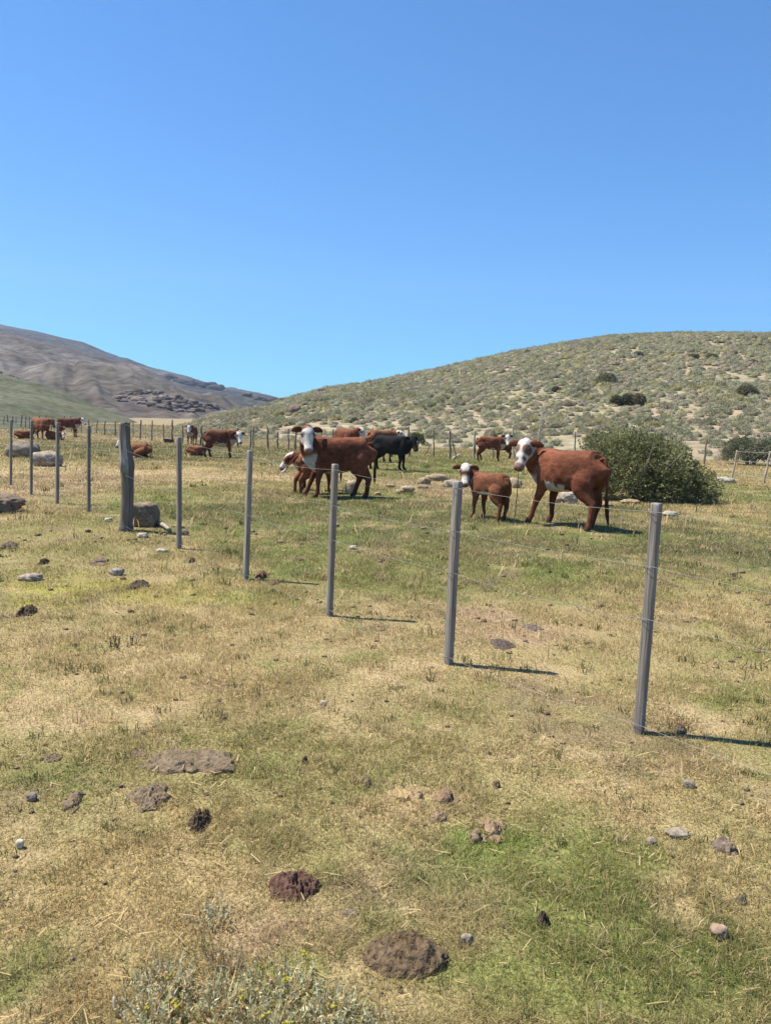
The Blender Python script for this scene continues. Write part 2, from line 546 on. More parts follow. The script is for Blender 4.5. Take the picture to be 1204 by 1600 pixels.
rock(935, 792, 44, 9, TANR, 'flat tan rock at the foot of the big green bush', 8)
rock(985, 787, 30, 7, TANR, 'thin flat rock beside the bush above the right post', 46)
rock(1045, 806, 26, 8, (.33, .29, .24), 'flat pale rock right of the nearest fence post top', 9)
rock(1104, 777, 22, 9, PALE, 'tan rock in the shade at the right end of the big bush', 10)
rock(1132, 754, 28, 10, (.33, .30, .25), 'flat grey rock in front of the leaning gate post', 11)
rock(1115, 746, 6, 5, PALE, 'tiny white rock near the leaning gate post', 12)
for i, (px, py, w, h, c, lb) in enumerate([
        (636, 769, 22, 10, PALE, 'pale cream rock nearest the front of the stony bank'),
        (624, 771, 12, 7, PALE, 'small cream rock left end of the stony bank'),
        (662, 757, 20, 12, TANR, 'round tan rock at the top left of the stony bank'),
        (684, 751, 36, 11, TANR, 'long tan rock slab on top of the stony bank'),
        (706, 762, 30, 12, (.30, .25, .19), 'tan rock half hidden behind the fence post and small calf'),
        (660, 764, 18, 8, TANR, 'low tan rock in the middle of the stony bank'),
        (610, 762, 14, 6, TANR, 'flat tan rock below the black heifer'),
        (590, 774, 12, 5, PALE, 'flat pale rock in the grass right of the red cow'),
        (802, 762, 26, 16, PALE, 'pale rock between the calf and the steer'),
        (782, 768, 14, 8, TANR, 'small tan rock behind the calf rump')]):
    rock(px, py, w, h, c, lb, 13 + i, group='rocks of the stony bank')
rock(1075, 1229, 20, 10, (.21, .175, .135), 'grey wedge-shaped stone below the nearest fence post', 24, 'stone', 'stone', blocky=.5)
rock(1056, 1306, 36, 10, (.25, .21, .155), 'flat pale grey stone in the green grass at right', 25, 'stone', 'stone', blocky=.3)
rock(1017, 1320, 17, 12, (.23, .19, .14), 'small rounded grey stone beside the flat pale stone', 26, 'stone', 'stone')
rock(1122, 1464, 28, 16, (.27, .20, .14), 'brown stone with a flat top in the grass at lower right', 27, 'stone', 'stone', blocky=.4, sink=.1)
rock(728, 1473, 20, 15, (.22, .185, .145), 'dull grey-brown stone right of the round dung pat', 28, 'stone', 'stone')
rock(32, 1325, 13, 13, (.50, .42, .33), 'small round cream stone at the left edge of the turf', 29, 'stone', 'stone', rough=.1, sink=.1)
rock(505, 1102, 12, 9, (.34, .28, .22), 'tiny pale stone in the dry middle of the turf', 31, 'stone', 'stone')
rock(552, 858, 13, 6, (.40, .33, .24), 'small white stone beyond the second fence wire', 32, 'stone', 'stone')
rock(223, 840, 17, 9, (.42, .35, .26), 'white stone on the turf below the square boulder', 33, 'stone', 'stone')
rock(170, 815, 14, 7, (.42, .37, .30), 'small white flat stone left of the thick log post', 34, 'stone', 'stone')
rock(48, 906, 34, 11, (.30, .245, .19), 'flat pale grey stone at left near the yellow flowers', 35, 'stone', 'stone', blocky=.3)
rock(183, 898, 24, 10, (.24, .21, .18), 'grey stone at the top of the yellow flower patch', 36, 'stone', 'stone', blocky=.3)
rock(253, 862, 18, 6, (.34, .30, .25), 'flat tan stone in front of the square boulder', 37, 'stone', 'stone')
rock(50, 1250, 17, 12, (.19, .16, .135), 'small bluish grey stone left of the dung pats', 38, 'stone', 'stone')
# weathered white log beside the boulder
p0 = at(247, 822); p1 = at(266, 833); lg = MB()
pp = crom([p0 + Vector((0, 0, .05)), (p0 + p1) / 2 + Vector((0, 0, .06)), p1 + Vector((0, 0, .04))], 5)
V, Q, T = loft(pp, np.linspace(.032, .022, len(pp)), np.linspace(.034, .024, len(pp)), n=9)
lg.add(V, Q, T, (.33, .28, .22)); lo = lg.build('driftwood', M_wood)
tag(lo, 'short bleached grey log lying at the foot of the square boulder', 'log')
# low earth mound at far left, and the dark tub by the far fence
rock(2, 800, 70, 22, (.20, .15, .11), 'low mound of bare earth at the left edge', 41, 'earth_mound', 'mound', mat=M_dung, rough=.4, sink=.1, sub=4)


# ------------------------------------------------------------------ dung pats and dry clods
def pat(px, py, wpx, hpx, col, label, seed, thick=.05, rz=0., name='dung_pat', cat='dung pat', lumps=1, frag=.5):
    p = at(px, py); d = depth(p)
    w = wpx * d / F / 2
    gy = abs(at(px, py - hpx / 2).y - at(px, py + hpx / 2).y) / 2
    gy = max(gy, w * .45)
    FOOT.append((p.x, p.y, w * (.92 if lumps == 1 else .55), gy * (.92 if lumps == 1 else .55)))
    thick *= 1.0; mb = MB(); r_ = np.random.default_rng(seed)
    for k in range(lumps):
        V, T = ICO[5 if k == 0 and lumps == 1 else 3]
        if lumps == 1 or k == 0: ox = oy = 0; s = 1.0 if lumps == 1 else .62
        else: ox, oy = r_.uniform(-.8, .8), r_.uniform(-.8, .8); s = r_.uniform(.16, .42)
        ang = np.arctan2(V[:, 1], V[:, 0])
        e = 1 + frag * 2 * (fbm3(np.stack([np.cos(ang), np.sin(ang), np.full(len(ang), seed * 1.7 + k)], 1) * 1.9, 3, seed) - .5)
        rad = np.hypot(V[:, 0], V[:, 1]); tz = np.sign(V[:, 2]) * np.abs(V[:, 2]) ** (1.05 if lumps == 1 else .8)
        P = np.stack([V[:, 0] * e * w * s + ox * w, V[:, 1] * e * gy * s + oy * gy, tz * thick * (s if k else 1)], 1)
        ring = np.sin(rad * 13 + 3 * fbm3(V * 2 + seed, 2, seed)) * .10
        P[:, 2] *= 1 + ring + (.35 + 1.1 * frag) * (fbm3(V * 4.5 + seed, 3, seed + 2) - .5) - .45 * sstep(.55, .62, fbm3(V * (9, 9, 3) + seed, 2, seed + 6)) + .28 * (noise3(V * 18 + seed, seed + 7) - .5)
        P[:, :2] *= 1 + (.05 + .2 * frag) * (noise3(V * (7, 7, 3) + seed, seed + 8) - .5)[:, None]
        P[:, 2] -= thick * .05
        cc = np.asarray(col) * (1 + .6 * (fbm3(V * 5 + seed + k, 3, seed + 3) - .5))[:, None]
        mb.add(P, None, T, cc)
    o = mb.build(name, M_dung); o.location = p; o.rotation_euler = (0, 0, rz)
    return tag(o, label, cat)


DK = (.120, .086, .054); DG = (.170, .130, .086); DRY = (.33, .24, .135); BLK = (.085, .064, .043)
pat(632, 1497, 132, 66, DK, 'large round dark brown dung pat at the bottom of the picture', 101, .060, frag=.12)
pat(458, 1389, 78, 40, (.115, .068, .050), 'dark thick dung pat left of centre with an overhanging edge', 102, .055, frag=.35)
pat(297, 1192, 122, 44, DG, 'widest flat cracked grey-brown dung pat at left', 103, .035, frag=.6)
pat(236, 1246, 52, 38, DG, 'grey-brown dung pat just below the widest cracked pat', 104, .035, frag=.6)
pat(312, 1289, 28, 26, BLK, 'small upright dark dung lump below the cracked pats', 105, .05, frag=.6)
pat(115, 1252, 34, 44, DG, 'crumbling dung pat trailing left of the cracked pats', 106, .03, lumps=7, frag=.6)
pat(82, 1186, 26, 12, DG, 'small flat grey dung pat at the far left', 107, .02)
pat(218, 1178, 26, 10, (.17, .12, .09), 'thin dung crust left of the widest cracked pat', 108, .015)
pat(642, 1247, 54, 22, DRY, 'crumbled tan dung clods in the middle of the turf', 109, .05, lumps=9, frag=.6)
pat(695, 1252, 42, 24, (.22, .15, .10), 'dry brown dung clods right of the crumbled tan ones', 110, .06, lumps=7, frag=.6)
pat(686, 1280, 36, 16, (.21, .15, .10), 'thin dry dung clods below the brown clods', 111, .035, lumps=6, frag=.6)
pat(768, 1298, 42, 38, (.25, .18, .115), 'tall heap of dry tan dung clods in green grass', 112, .05, lumps=8, frag=.5)
pat(742, 1312, 26, 20, (.21, .16, .11), 'small grey-tan clods beside the tall tan heap', 113, .05, lumps=6, frag=.5)
pat(1128, 1326, 52, 22, (.17, .13, .10), 'crumbling brown dung beside the flat pale stone at right', 114, .05, lumps=9, frag=.6)
pat(848, 1445, 18, 14, BLK, 'small dark dung ball in the green patch', 115, .045)
pat(784, 1008, 36, 13, (.10, .078, .068), 'flat blackish dung pat right of the second nearest post', 116, .03)
pat(832, 981, 30, 9, (.13, .10, .085), 'fainter flat dung pat behind the blackish one', 117, .02)
pat(407, 903, 24, 16, (.14, .085, .055), 'reddish brown dung lump at the base of a fence post', 118, .07, lumps=4)
pat(428, 911, 18, 6, (.15, .10, .07), 'flat dung piece right of the reddish dung lump', 119, .03)
pat(43, 958, 26, 13, BLK, 'dark dung lump below the yellow flower patch', 120, .06)
pat(216, 916, 32, 12, (.10, .075, .055), 'dark dung pat at the right of the yellow flower patch', 121, .05)
pat(155, 878, 40, 13, (.17, .125, .09), 'crumbly brown dung above the yellow flower patch', 122, .05, lumps=7)
pat(14, 854, 34, 12, (.11, .085, .065), 'crumbly dark dung at the left edge above the yellow patch', 123, .06, lumps=7)
pat(69, 880, 11, 7, BLK, 'tiny dark dung lump left of the crumbly brown dung', 124, .05)
pat(1062, 1143, 18, 9, (.12, .09, .07), 'small dung clod in the shadow of the nearest post', 125, .04)
pat(573, 1228, 18, 12, (.17, .12, .09), 'small brown dung lump left of the tan clods', 126, .04, lumps=3)
pat(476, 1191, 10, 7, (.12, .07, .045), 'tiny reddish dung lump right of the widest pat', 127, .03)
pat(775, 1229, 16, 9, (.14, .10, .07), 'tiny dark dung crumb right of the brown clods', 128, .03, lumps=3)
pat(1158, 1410, 26, 14, (.13, .11, .075), 'low crumbling dung at the right edge of the green grass', 129, .03, lumps=6)
pat(550, 1428, 40, 12, (.19, .15, .115), 'thin pale dung crust between the two dark pats', 130, .015, lumps=4)
pat(300, 877, 8, 6, (.15, .10, .07), 'tiny dung lump right of the white log', 131, .04)


# ------------------------------------------------------------------ near fence: squared timber posts, four wires, one log post
def frame_to(v):
    z = Vector(v).normalized(); x = Vector((1, 0, 0)); y = z.cross(x).normalized(); x = y.cross(z)
    return np.array((x, y, z)).T


WOODC = np.array((.235, .208, .182))


def square_post(base, top, w, seed, rot, parent, name='post', tint=1.0):
    v = np.array(top - base); Ln = np.linalg.norm(v); Mx = frame_to(v)
    ch = .035; q = np.array([(-1 + ch, -1), (1 - ch, -1), (1, -1 + ch), (1, 1 - ch), (1 - ch, 1), (-1 + ch, 1), (-1, 1 - ch), (-1, -1 + ch)]) * w / 2
    c, s_ = math.cos(rot), math.sin(rot); q = q @ np.array(((c, s_), (-s_, c)))
    zs = np.concatenate([[-.12], np.linspace(0, Ln - .012, 22), [Ln - .004, Ln]])
    V = []
    for i, z in enumerate(zs):
        k = 1 + .05 * (noise2(np.array([z * 2.3 + seed]), np.array([seed * 1.3]), seed)[0] - .5)
        if i == len(zs) - 1: k *= .86
        if i == len(zs) - 2: k *= .96
        ox = .006 * (noise2(np.array([z * 1.4 + seed * 2]), np.array([.5]), seed + 3)[0] - .5); oy = .006 * (noise2(np.array([z * 1.4 + seed]), np.array([7.5]), seed + 4)[0] - .5)
        V.append(np.column_stack([q * k + (ox, oy), np.full(8, z)]))
    V = np.concatenate(V + [np.array([[0, 0, Ln + .001]])])
    n = len(zs); Q = []
    for i in range(n - 1):
        a = i * 8 + np.arange(8); b = i * 8 + (np.arange(8) + 1) % 8
        Q.append(np.stack([a, b, b + 8, a + 8], 1))
    o = (n - 1) * 8
    T = np.stack([np.full(8, len(V) - 1), o + np.arange(8), o + (np.arange(8) + 1) % 8], 1)
    cc = WOODC * tint * (1 + .35 * (fbm3(V * (30, 30, 2.5) + seed, 3, seed) - .5))[:, None]
    tp = sstep(Ln - .03, Ln, V[:, 2])[:, None] * .35; cc = cc * (1 - tp) + np.array((.34, .33, .31)) * tp
    me = mesh_np(name, V @ Mx.T, [np.concatenate(Q), T], M_wood, cc, False, None, False)
    return obj(name, me, parent, base)


NEAR = [(997, 1145, 1025, 786), (700, 1037, 715, 752), (514, 962, 523.5, 725), (384, 905, 390, 704), (280, 857, 280, 683),
        (197, 829, 197, 657), (139, 800, 139, 665), (90, 787, 90.5, 660), (49, 773, 50, 657), (17, 758, 18, 656)]
FR = (.035, .265, .49, .955)
fence = empty('wire_fence', at(514, 962))
tag(fence, 'grey post and wire fence running from the near right to far left of the pasture', 'fence')
inv = -fence.location
B = [at(a, b) for a, b, _, _ in NEAR]; Tp = [at_same_dist(c, d, B[i]) for i, (_, _, c, d) in enumerate(NEAR)]
b_r = B[0] + (B[0] - B[1]) * 1.15; b_r.z = float(gh(b_r.x, b_r.y)); t_r = b_r + (Tp[0] - B[0])
b_l = B[-1] + (B[-1] - B[-2]) * 1.0; b_l.z = float(gh(b_l.x, b_l.y)); t_l = b_l + (Tp[-1] - B[-1])
B = [b_r] + B + [b_l]; Tp = [t_r] + Tp + [t_l]


def log_post(base, top, parent):
    v = np.array(top - base); Ln = np.linalg.norm(v); Mx = frame_to(v)
    n, k = 40, 60; a = np.linspace(0, 2 * np.pi, n, endpoint=False); V = []; C = []
    for i in range(k):
        z = -.15 + (Ln + .15) * i / (k - 1); f = max(0, z) / Ln
        r = .092 - .024 * f + .018 * math.exp(-((f - .60) / .07) ** 2) + .02 * math.exp(-(f / .05) ** 2)
        P3 = np.stack([np.cos(a) * 1.3, np.sin(a) * 1.3, np.full(n, z * .9)], 1)
        d = r * (1 + .38 * (fbm3(P3 + 3, 3, 5) - .5) - .16 * sstep(.58, .66, fbm3(P3 * (3.2, 3.2, .35) + 9, 3, 8)))
        zz = np.full(n, z)
        if i == k - 1: zz = z - .10 * noise2(a * 2.2, a * 0, 4) - .03 * noise2(a * 7, a * 0, 6); d = d * .8
        cx = .02 * math.sin(f * 4) - .03 * math.exp(-((f - .8) / .15) ** 2) * .6
        V.append(np.stack([np.cos(a) * d + cx, np.sin(a) * d, zz], 1))
        cc = np.array((.165, .142, .120)) * (1 + .9 * (fbm3(P3 * (4, 4, .5), 3, 15) - .5))[:, None]
        bare = (sstep(.34, .5, fbm3(P3 * 2.1 + 2, 3, 17)) * math.exp(-((f - .74) / .16) ** 2) * (np.cos(a - 3.6) > -.25))[:, None]
        cc = cc * (1 - .85 * bare) + np.array((.40, .37, .33)) * .85 * bare
        C.append(cc)
    V.append(np.array([[0, 0, Ln - .16]])); C.append(np.array([[.12, .11, .10]]))
    V = np.concatenate(V); C = np.concatenate(C); Q = []
    for i in range(k - 1):
        q0 = i * n + np.arange(n); q1 = i * n + (np.arange(n) + 1) % n
        Q.append(np.stack([q0, q1, q1 + n, q0 + n], 1))
    o = (k - 1) * n; T = np.stack([np.full(n, len(V) - 1), o + np.arange(n), o + (np.arange(n) + 1) % n], 1)
    me = mesh_np('post', V @ Mx.T, [np.concatenate(Q), T], M_wood, C, True, None, False)
    ob = obj('post', me, parent, base); ob['label'] = 'thick weathered log post with bare pale wood near its ragged top'
    return ob


toc = lambda p: Vector((-p.x, -p.y, 0)).normalized()
for i in range(len(B)):
    if i == 6:
        po = log_post(B[i] + inv, Tp[i] + inv, fence)
    else:
        po = square_post(B[i] + inv, Tp[i] + inv, .0425 + .003 * ((i * 7) % 3), 11 + i, R(36 + (i * 37 % 13)), fence, tint=(.95, .92, 1.05, .9, 1.1, .9, 1, .8, .9, .75, .88, .9)[i])
    ax = (B[i] - Tp[i]); rr = .115 if i == 6 else .040
    for k, fr in enumerate(FR):
        if i > 6 and k in (1, 2): continue
        c0 = np.array(Tp[i] + ax * fr - B[i])
        a = np.linspace(0, 2 * np.pi, 13)
        ring = np.stack([np.cos(a) * rr, np.sin(a) * rr, .012 * np.sin(a * 1.0 + i)], 1) + c0
        V, Q, T = loft(ring, .0014, .0014, n=5); t_ = MB(); t_.add(V, Q, T); t_.build('wire_tie', M_tie, po)
for k, fr in enumerate(FR):
    pts = []
    for i in range(len(B)):
        q = Tp[i] + (B[i] - Tp[i]) * fr + toc(B[i]) * (.105 if i == 6 else .036)
        pts.append(q + inv)
    path = []
    for i in range(len(pts) - 1):
        for u in np.linspace(0, 1, 7)[:-1]:
            q = pts[i].lerp(pts[i + 1], u); q.z -= .03 * 4 * u * (1 - u) * (.5 + .5 * ((i * 5 + k * 3) % 4) / 3); path.append(q)
    path.append(pts[-1])
    V, Q, T = loft(np.array([p[:] for p in path]),   .0009, .0009, n=5); w_ = MB(); w_.add(V, Q, T); w_.build('wire', M_wire, fence)


# ------------------------------------------------------------------ far fence of crooked poles, and the corner pen at the right
def pole(base, top, r, seed, parent, name='post', c=(.20, .18, .16), jit=.012):
    r_ = np.random.default_rng(seed); ts = np.linspace(0, 1, 7)
    P = np.array([(base + (top - base) * t)[:] for t in ts]); P[1:-1] += r_.normal(0, jit, (5, 3)) * (1, 1, 0)
    P[0, 2] -= .08
    P = crom(P, 3); k = len(P)
    V, Q, T = loft(P, r * np.linspace(1.1, .8, k) * r_.uniform(.9, 1.1, k), r * np.linspace(1.1, .8, k), up=(0, 1, 0), n=8)
    b = MB(); b.add(V, Q, T, np.asarray(c) * (1.0, .92, .82) * (1 + .5 * (fbm3(V * 6 + seed, 2, seed) - .5))[:, None])
    return b.build(name, M_wood, parent)


FARP = [(6, 668, 650), (13, 667, 648), (20, 668, 650), (25.5, 668, 652), (33, 669, 648), (40, 669, 650), (47, 670, 650), (61, 671, 649), (72.5, 672, 648), (81, 672, 650),
        (100, 674, 650), (112, 675, 649), (127, 676, 652), (139, 677, 655), (151, 678, 656), (163.5, 680, 657), (181, 682, 658), (189.5, 682, 662), (208, 684, 657), (219, 686, 656),
        (237, 689, 657), (256.5, 690, 662), (269, 692, 656), (285.5, 693, 664), (299, 694, 664), (314, 695, 665), (330, 696, 667), (347, 697, 668), (371, 699, 668), (391, 700, 670), (395, 701, 666),
        (418.5, 702, 667.5), (433.5, 704, 674), (451, 704, 670), (461, 705, 672), (480, 706, 671), (503, 708, 671), (520, 709, 671), (546, 711, 671), (581, 713, 668), (611, 714, 668),
        (639, 715, 666), (677, 714, 670), (702.5, 717, 673), (740, 717, 672), (770, 717, 671), (802, 718, 665), (842, 719, 671), (898, 720, 674), (945, 721, 678), (1000, 722, 680), (1064, 723, 682), (1099, 725, 685)]
ff = empty('pole_fence', at(546, 711))
tag(ff, 'old fence of crooked wooden poles and wire along the hill foot behind the herd', 'fence')
inv2 = -ff.location
tops = []
for i, (x, yb, yt) in enumerate(FARP):
    b = at(x, yb); t = at_same_dist(x + [1, -1, .5, 0, 1.5][i % 5] + (4 if i == len(FARP) - 1 else 0), yt, b)
    pale = i in (46, 47, 44)
    pole(b + inv2, t + inv2, .050 if i in (15, 22, 31) or pale else .034 + .008 * ((i * 5) % 3), 300 + i, ff, c=(.40, .37, .33) if pale else (.19, .17, .15))
    tops.append((b + inv2, t + inv2))
for fr in (.12, .35, .58, .8):
    path = []
    for i, (b, t) in enumerate(tops):
        path.append((t + (b - t) * fr)[:])
    V, Q, T = loft(np.array(path), .003, .003, n=4); w_ = MB(); w_.add(V, Q, T); w_.build('wire', M_wire, ff)
pen = empty('gate_fence', at(1168, 755))
tag(pen, 'two leaning pale poles with wires in front of the bush at the right edge', 'fence')
inv3 = -pen.location
g = []
for i, (bx, by, tx, ty) in enumerate([(1142, 748, 1151, 703.5), (1192, 757, 1203, 705), (1262, 772, 1272, 712)]):
    b = at(bx, by); t = at_same_dist(tx, ty, b); pole(b + inv3, t + inv3, .034, 400 + i, pen, c=(.36, .33, .28)); g.append((b + inv3, t + inv3))
for fr in (.05, .36, .82):
    V, Q, T = loft(np.array([(t + (b - t) * fr)[:] for b, t in g]), .006, .006, n=5); w_ = MB(); w_.add(V, Q, T, (.4, .38, .34)); w_.build('wire', M_wire, pen)
b = at(662, 713); t = at_same_dist(673, 694, b)
tag(pole(b, t, .03, 420, None, 'leaning_pole'), 'thin pole leaning on the far fence right of the black heifer', 'pole')
b = at(712, 716); t = at_same_dist(706, 686, b)
tag(pole(b, t, .03, 421, None, 'leaning_pole'), 'broken pole leaning left beside the white fallen rail', 'pole')
b = at(704, 718); t = at(719, 713) + Vector((0, 0, .12))
tag(pole(b, t, .045, 422, None, 'fallen_rail', (.46, .44, .40)), 'short whitish rail fallen at the foot of the far fence', 'rail')
b = at(803.5, 809); t = at_same_dist(809.5, 741, b)
tag(pole(b, t, .007, 423, None, 'stake', (.06, .05, .04), .003), 'thin dark stake standing under the muzzle of the big steer', 'stake')
b = at(807, 720); t = at_same_dist(813, 690, b)
# dark tub beside the forked post
p = at(264, 692); d = depth(p); w = 16 * d / F / 2; tb = MB()
V, Q, T = loft([(0, 0, -.03), (0, 0, .02), (0, 0, .16), (0, 0, .22)], np.array([.9, .95, 1.05, 1.08]) * w, np.array([.9, .95, 1.05, 1.08]) * w * .9, up=(0, 1, 0), n=20)
tb.add(V, Q, T[:20], (.085, .055, .045))
V, Q, T = loft([(0, 0, .22), (0, 0, .215), (0, 0, .08)], np.array([1.08, .95, .85]) * w, np.array([1.08, .95, .85]) * w * .9, up=(0, 1, 0), n=20)
tb.add(V, Q, T[20:], (.07, .05, .04))
o = tb.build('tub', M_rock); o.location = p; tag(o, 'low dark round tub standing beside the forked post of the far fence', 'tub')


# ------------------------------------------------------------------ cattle
RED = np.array((.142, .050, .027)); DRED = np.array((.086, .033, .021)); LRED = np.array((.195, .078, .040)); BLACK = np.array((.014, .013, .014)); WHITE = np.array((.60, .54, .47))


def lerp(a, b, t): return np.asarray(a) * (1 - t) + np.asarray(b) * t


def bovine(sp):
    """one animal, facing +x, about 1.25 high at the withers before scaling"""
    g = sp.get('girth', 1.0); fat = sp.get('fat', 1.0); lying = sp.get('lying', False); dz = -.50 if lying else 0
    parts = []   # (label, path, radius)
    mb = MB()
    # trunk: x, top, bottom, half width
    st = np.array([(-.84, 1.17, .95, .08), (-.81, 1.225, .84, .17), (-.72, 1.255, .74, .235), (-.56, 1.270, .68, .255), (-.38, 1.262, .625, .262), (-.15, 1.250, .575, .295), (.08, 1.246, .550, .312),
                   (.28, 1.250, .55, .285), (.44, 1.262, .56, .235), (.58, 1.245, .59, .20), (.68, 1.18, .64, .175), (.76, 1.09, .72, .115), (.79, 1.01, .80, .05)])
    XS = sp.get('xs', .86); st[:, 0] *= XS
    top = st[:, 1]; bot = top - (top - st[:, 2]) * g
    path = np.stack([st[:, 0], 0 * top, (top + bot) / 2 + dz], 1)
    pth = crom(path, 4); rr = crom(np.stack([st[:, 3] * fat, (top - bot) / 2, 0 * top], 1), 4)
    V, Q, T = loft(pth, np.maximum(rr[:, 0], .03), np.maximum(rr[:, 1], .03), n=36, ex=2.9, side=(0, 1, 0))
    mb.add(V, Q, T); parts.append(('trunk', pth, np.minimum(rr[:, 0], rr[:, 1])))
    # spine ridge and hip bones
    if not lying:
        for sy in (-1, 1):   # shoulder blades
            pp = np.array([(.44 * XS, sy * .10, 1.20), (.50 * XS, sy * .185 * fat, .98), (.56 * XS, sy * .19 * fat, .84)]); V, Q, T = loft(crom(pp, 3), .075, .10, up=(1, 0, 0), n=10); mb.add(V, Q, T)
    # head frame
    P = np.array(sp.get('poll', (1.02, 0, 1.36)), float) * (XS, 1, 1) + (0, 0, dz); yw, pt = R(sp.get('yaw', 0)), R(sp.get('pitch', -40)); hs = sp.get('head', 1.0)
    f = np.array((math.cos(pt) * math.cos(yw), math.cos(pt) * math.sin(yw), math.sin(pt))); sd = np.array((-math.sin(yw), math.cos(yw), 0)); w = np.cross(f, sd)
    H = lambda u, v, ww: P + hs * (u * f + v * sd + ww * w)
    hst = np.array([(-.055, -.05, .055, .06), (-.03, -.045, .090, .10), (.03, -.05, .114, .125), (.09, -.06, .124, .135), (.15, -.068, .120, .132), (.21, -.075, .102, .120), (.28, -.08, .084, .102), (.35, -.082, .076, .088),
                    (.41, -.085, .081, .082), (.455, -.090, .080, .074), (.485, -.094, .060, .054)])
    hp = np.array([H(a, 0, b) for a, b, _, _ in hst]); hp = crom(hp, 3); hr = crom(np.column_stack([hst[:, 2:] * hs, 0 * hst[:, 0]]), 3)
    V, Q, T = loft(hp, hr[:, 0], hr[:, 1], n=20, ex=2.3, side=sd); mb.add(V, Q, T); parts.append(('head', hp, hr[:, 0]))
    for s in (-1, 1):   # brow over each eye
        pp = np.array([H(.10, s * .088, -.005), H(.16, s * .088, -.012)]); V, Q, T = loft(pp, .032 * hs, .03 * hs, n=8); mb.add(V, Q, T)
    for s in (-1, 1):
        ep = np.array([H(.025, s * .085, -.035), H(.015, s * .14, -.03), H(.012, s * .20, -.042), H(.015, s * .25, -.060), H(.022, s * .295, -.085)])
        ep = crom(ep, 3); k = len(ep); prof = np.interp(np.linspace(0, 1, k), [0, .2, .55, .85, 1], [.036, .054, .064, .040, .010]) * hs
        V, Q, T = loft(ep, prof, .020 * hs, up=w * .75 + f * .66, n=12); mb.add(V, Q, T); parts.append(('ear', ep[2:], prof[2:]))
    # neck
    N0 = np.array((.52 * XS, 0, .94 + dz)); N2 = H(.01, 0, -.085); N1 = np.array((.78 * XS, N2[1] * .25, lerp(1.06 + dz, N2[2], .25)))
    t = np.linspace(0, 1, 10)[:, None]; np_ = (1 - t) ** 2 * N0 + 2 * t * (1 - t) * N1 + t ** 2 * N2
    V, Q, T = loft(np_, np.linspace(.185, .100 * hs, 10), np.linspace(.285, .150 * hs, 10) * lerp(1, g, .4), n=18); mb.add(V, Q, T); parts.append(('neck', np_, np.linspace(.215, .10 * hs, 10)))
    # dewlap
    dl = np.array([lerp(N1, N2, .55) - (0, 0, .11), N1 - (0, 0, .20), np.array((.70 * XS, 0, .74 + dz)), np.array((.58 * XS, 0, .64 + dz))]); dl = crom(dl, 4)
    V, Q, T = loft(dl, .045, .075, n=10, side=(0, 1, 0)); mb.add(V, Q, T); parts.append(('dewlap', dl, np.full(len(dl), .05)))
    # legs
    lt = sp.get('leg', 1.0)
    def leg(label, pts, ra, rb):
        pts = pts + np.array(((XS - 1) * (.44 if label[0] == 'F' else -.62), 0, 0)); pts = crom(pts, 4); k = len(pts); s0 = np.linspace(0, 1, len(ra)); s1 = np.linspace(0, 1, k)
        a = np.interp(s1, s0, ra) * lt; b = np.interp(s1, s0, rb) * lt
        V, Q, T = loft(pts, b, a, up=(1, 0, 0), n=14); mb.add(V, Q, T); parts.append((label, pts, np.minimum(a, b)))
    if not lying:
        for nm, s in (('FL', 1), ('FR', -1)):
            dx, dy = sp.get(nm, (0, 0)); y = .172 * fat
            pts = np.array([(.47, s * y, .98), (.41, s * (y + .01), .74), (.41 + dx * .25, s * y + dy * .2, .56), (.435 + dx * .5, s * y + dy * .5, .385), (.43 + dx * .75, s * y + dy * .75, .24), (.43 + dx * .95, s * y + dy * .95, .115), (.46 + dx, s * y + dy, .055), (.475 + dx, s * y + dy, -.005)])
            leg(nm, pts, [.17, .135, .088, .060, .044, .047, .056, .066], [.085, .105, .072, .055, .040, .043, .050, .056])
        for nm, s in (('HL', 1), ('HR', -1)):
            dx, dy = sp.get(nm, (0, 0)); y = .165 * fat
            pts = np.array([(-.58, s * y, .95), (-.55, s * (y + .02), .80), (-.53 + dx * .15, s * (y + .01) + dy * .2, .66), (-.66 + dx * .5, s * y + dy * .45, .475), (-.70 + dx * .6, s * y + dy * .55, .41), (-.675 + dx * .8, s * y + dy * .75, .26), (-.655 + dx * .95, s * y + dy * .95, .12), (-.63 + dx, s * y + dy, .055), (-.61 + dx, s * y + dy, -.005)])
            leg(nm, pts, [.19, .225, .195, .100, .072, .050, .050, .056, .066], [.10, .13, .115, .062, .050, .042, .043, .050, .056])
    else:
        for nm, s in (('FL', 1), ('FR', -1)):
            pts = np.array([(.46, s * .17, .40), (.40, s * .20, .22), (.58, s * .22, .12), (.76, s * .20, .07), (.62, s * .15, .055), (.46, s * .13, .05)])
            leg(nm, pts, [.13, .11, .075, .055, .045, .05], [.10, .10, .07, .055, .045, .05])
        for nm, s in (('HL', 1), ('HR', -1)):
            pts = np.array([(-.62, s * .18, .45), (-.38, s * .27, .34), (-.18, s * .33, .22), (-.42, s * .36, .11), (-.50, s * .37, .07), (-.24, s * .38, .055), (-.05, s * .39, .05)])
            leg(nm, pts, [.20, .17, .11, .07, .055, .045, .05], [.14, .13, .09, .06, .05, .045, .045])
    V, fcs, _ = mb.arrays()
    src = mesh_np('src', V, fcs, None, None, False)
    md = src.modifiers.new('r', 'REMESH'); md.mode = 'VOXEL'; md.voxel_size = sp.get('vox', .018)
    dg = bpy.context.evaluated_depsgraph_get(); me = bpy.data.meshes.new_from_object(src.evaluated_get(dg)); me.name = 'body'
    bpy.data.objects.remove(src)
    n = len(me.vertices); Vv = np.empty(n * 3, np.float32); me.vertices.foreach_get('co', Vv); Vv = Vv.reshape(-1, 3).astype(float)
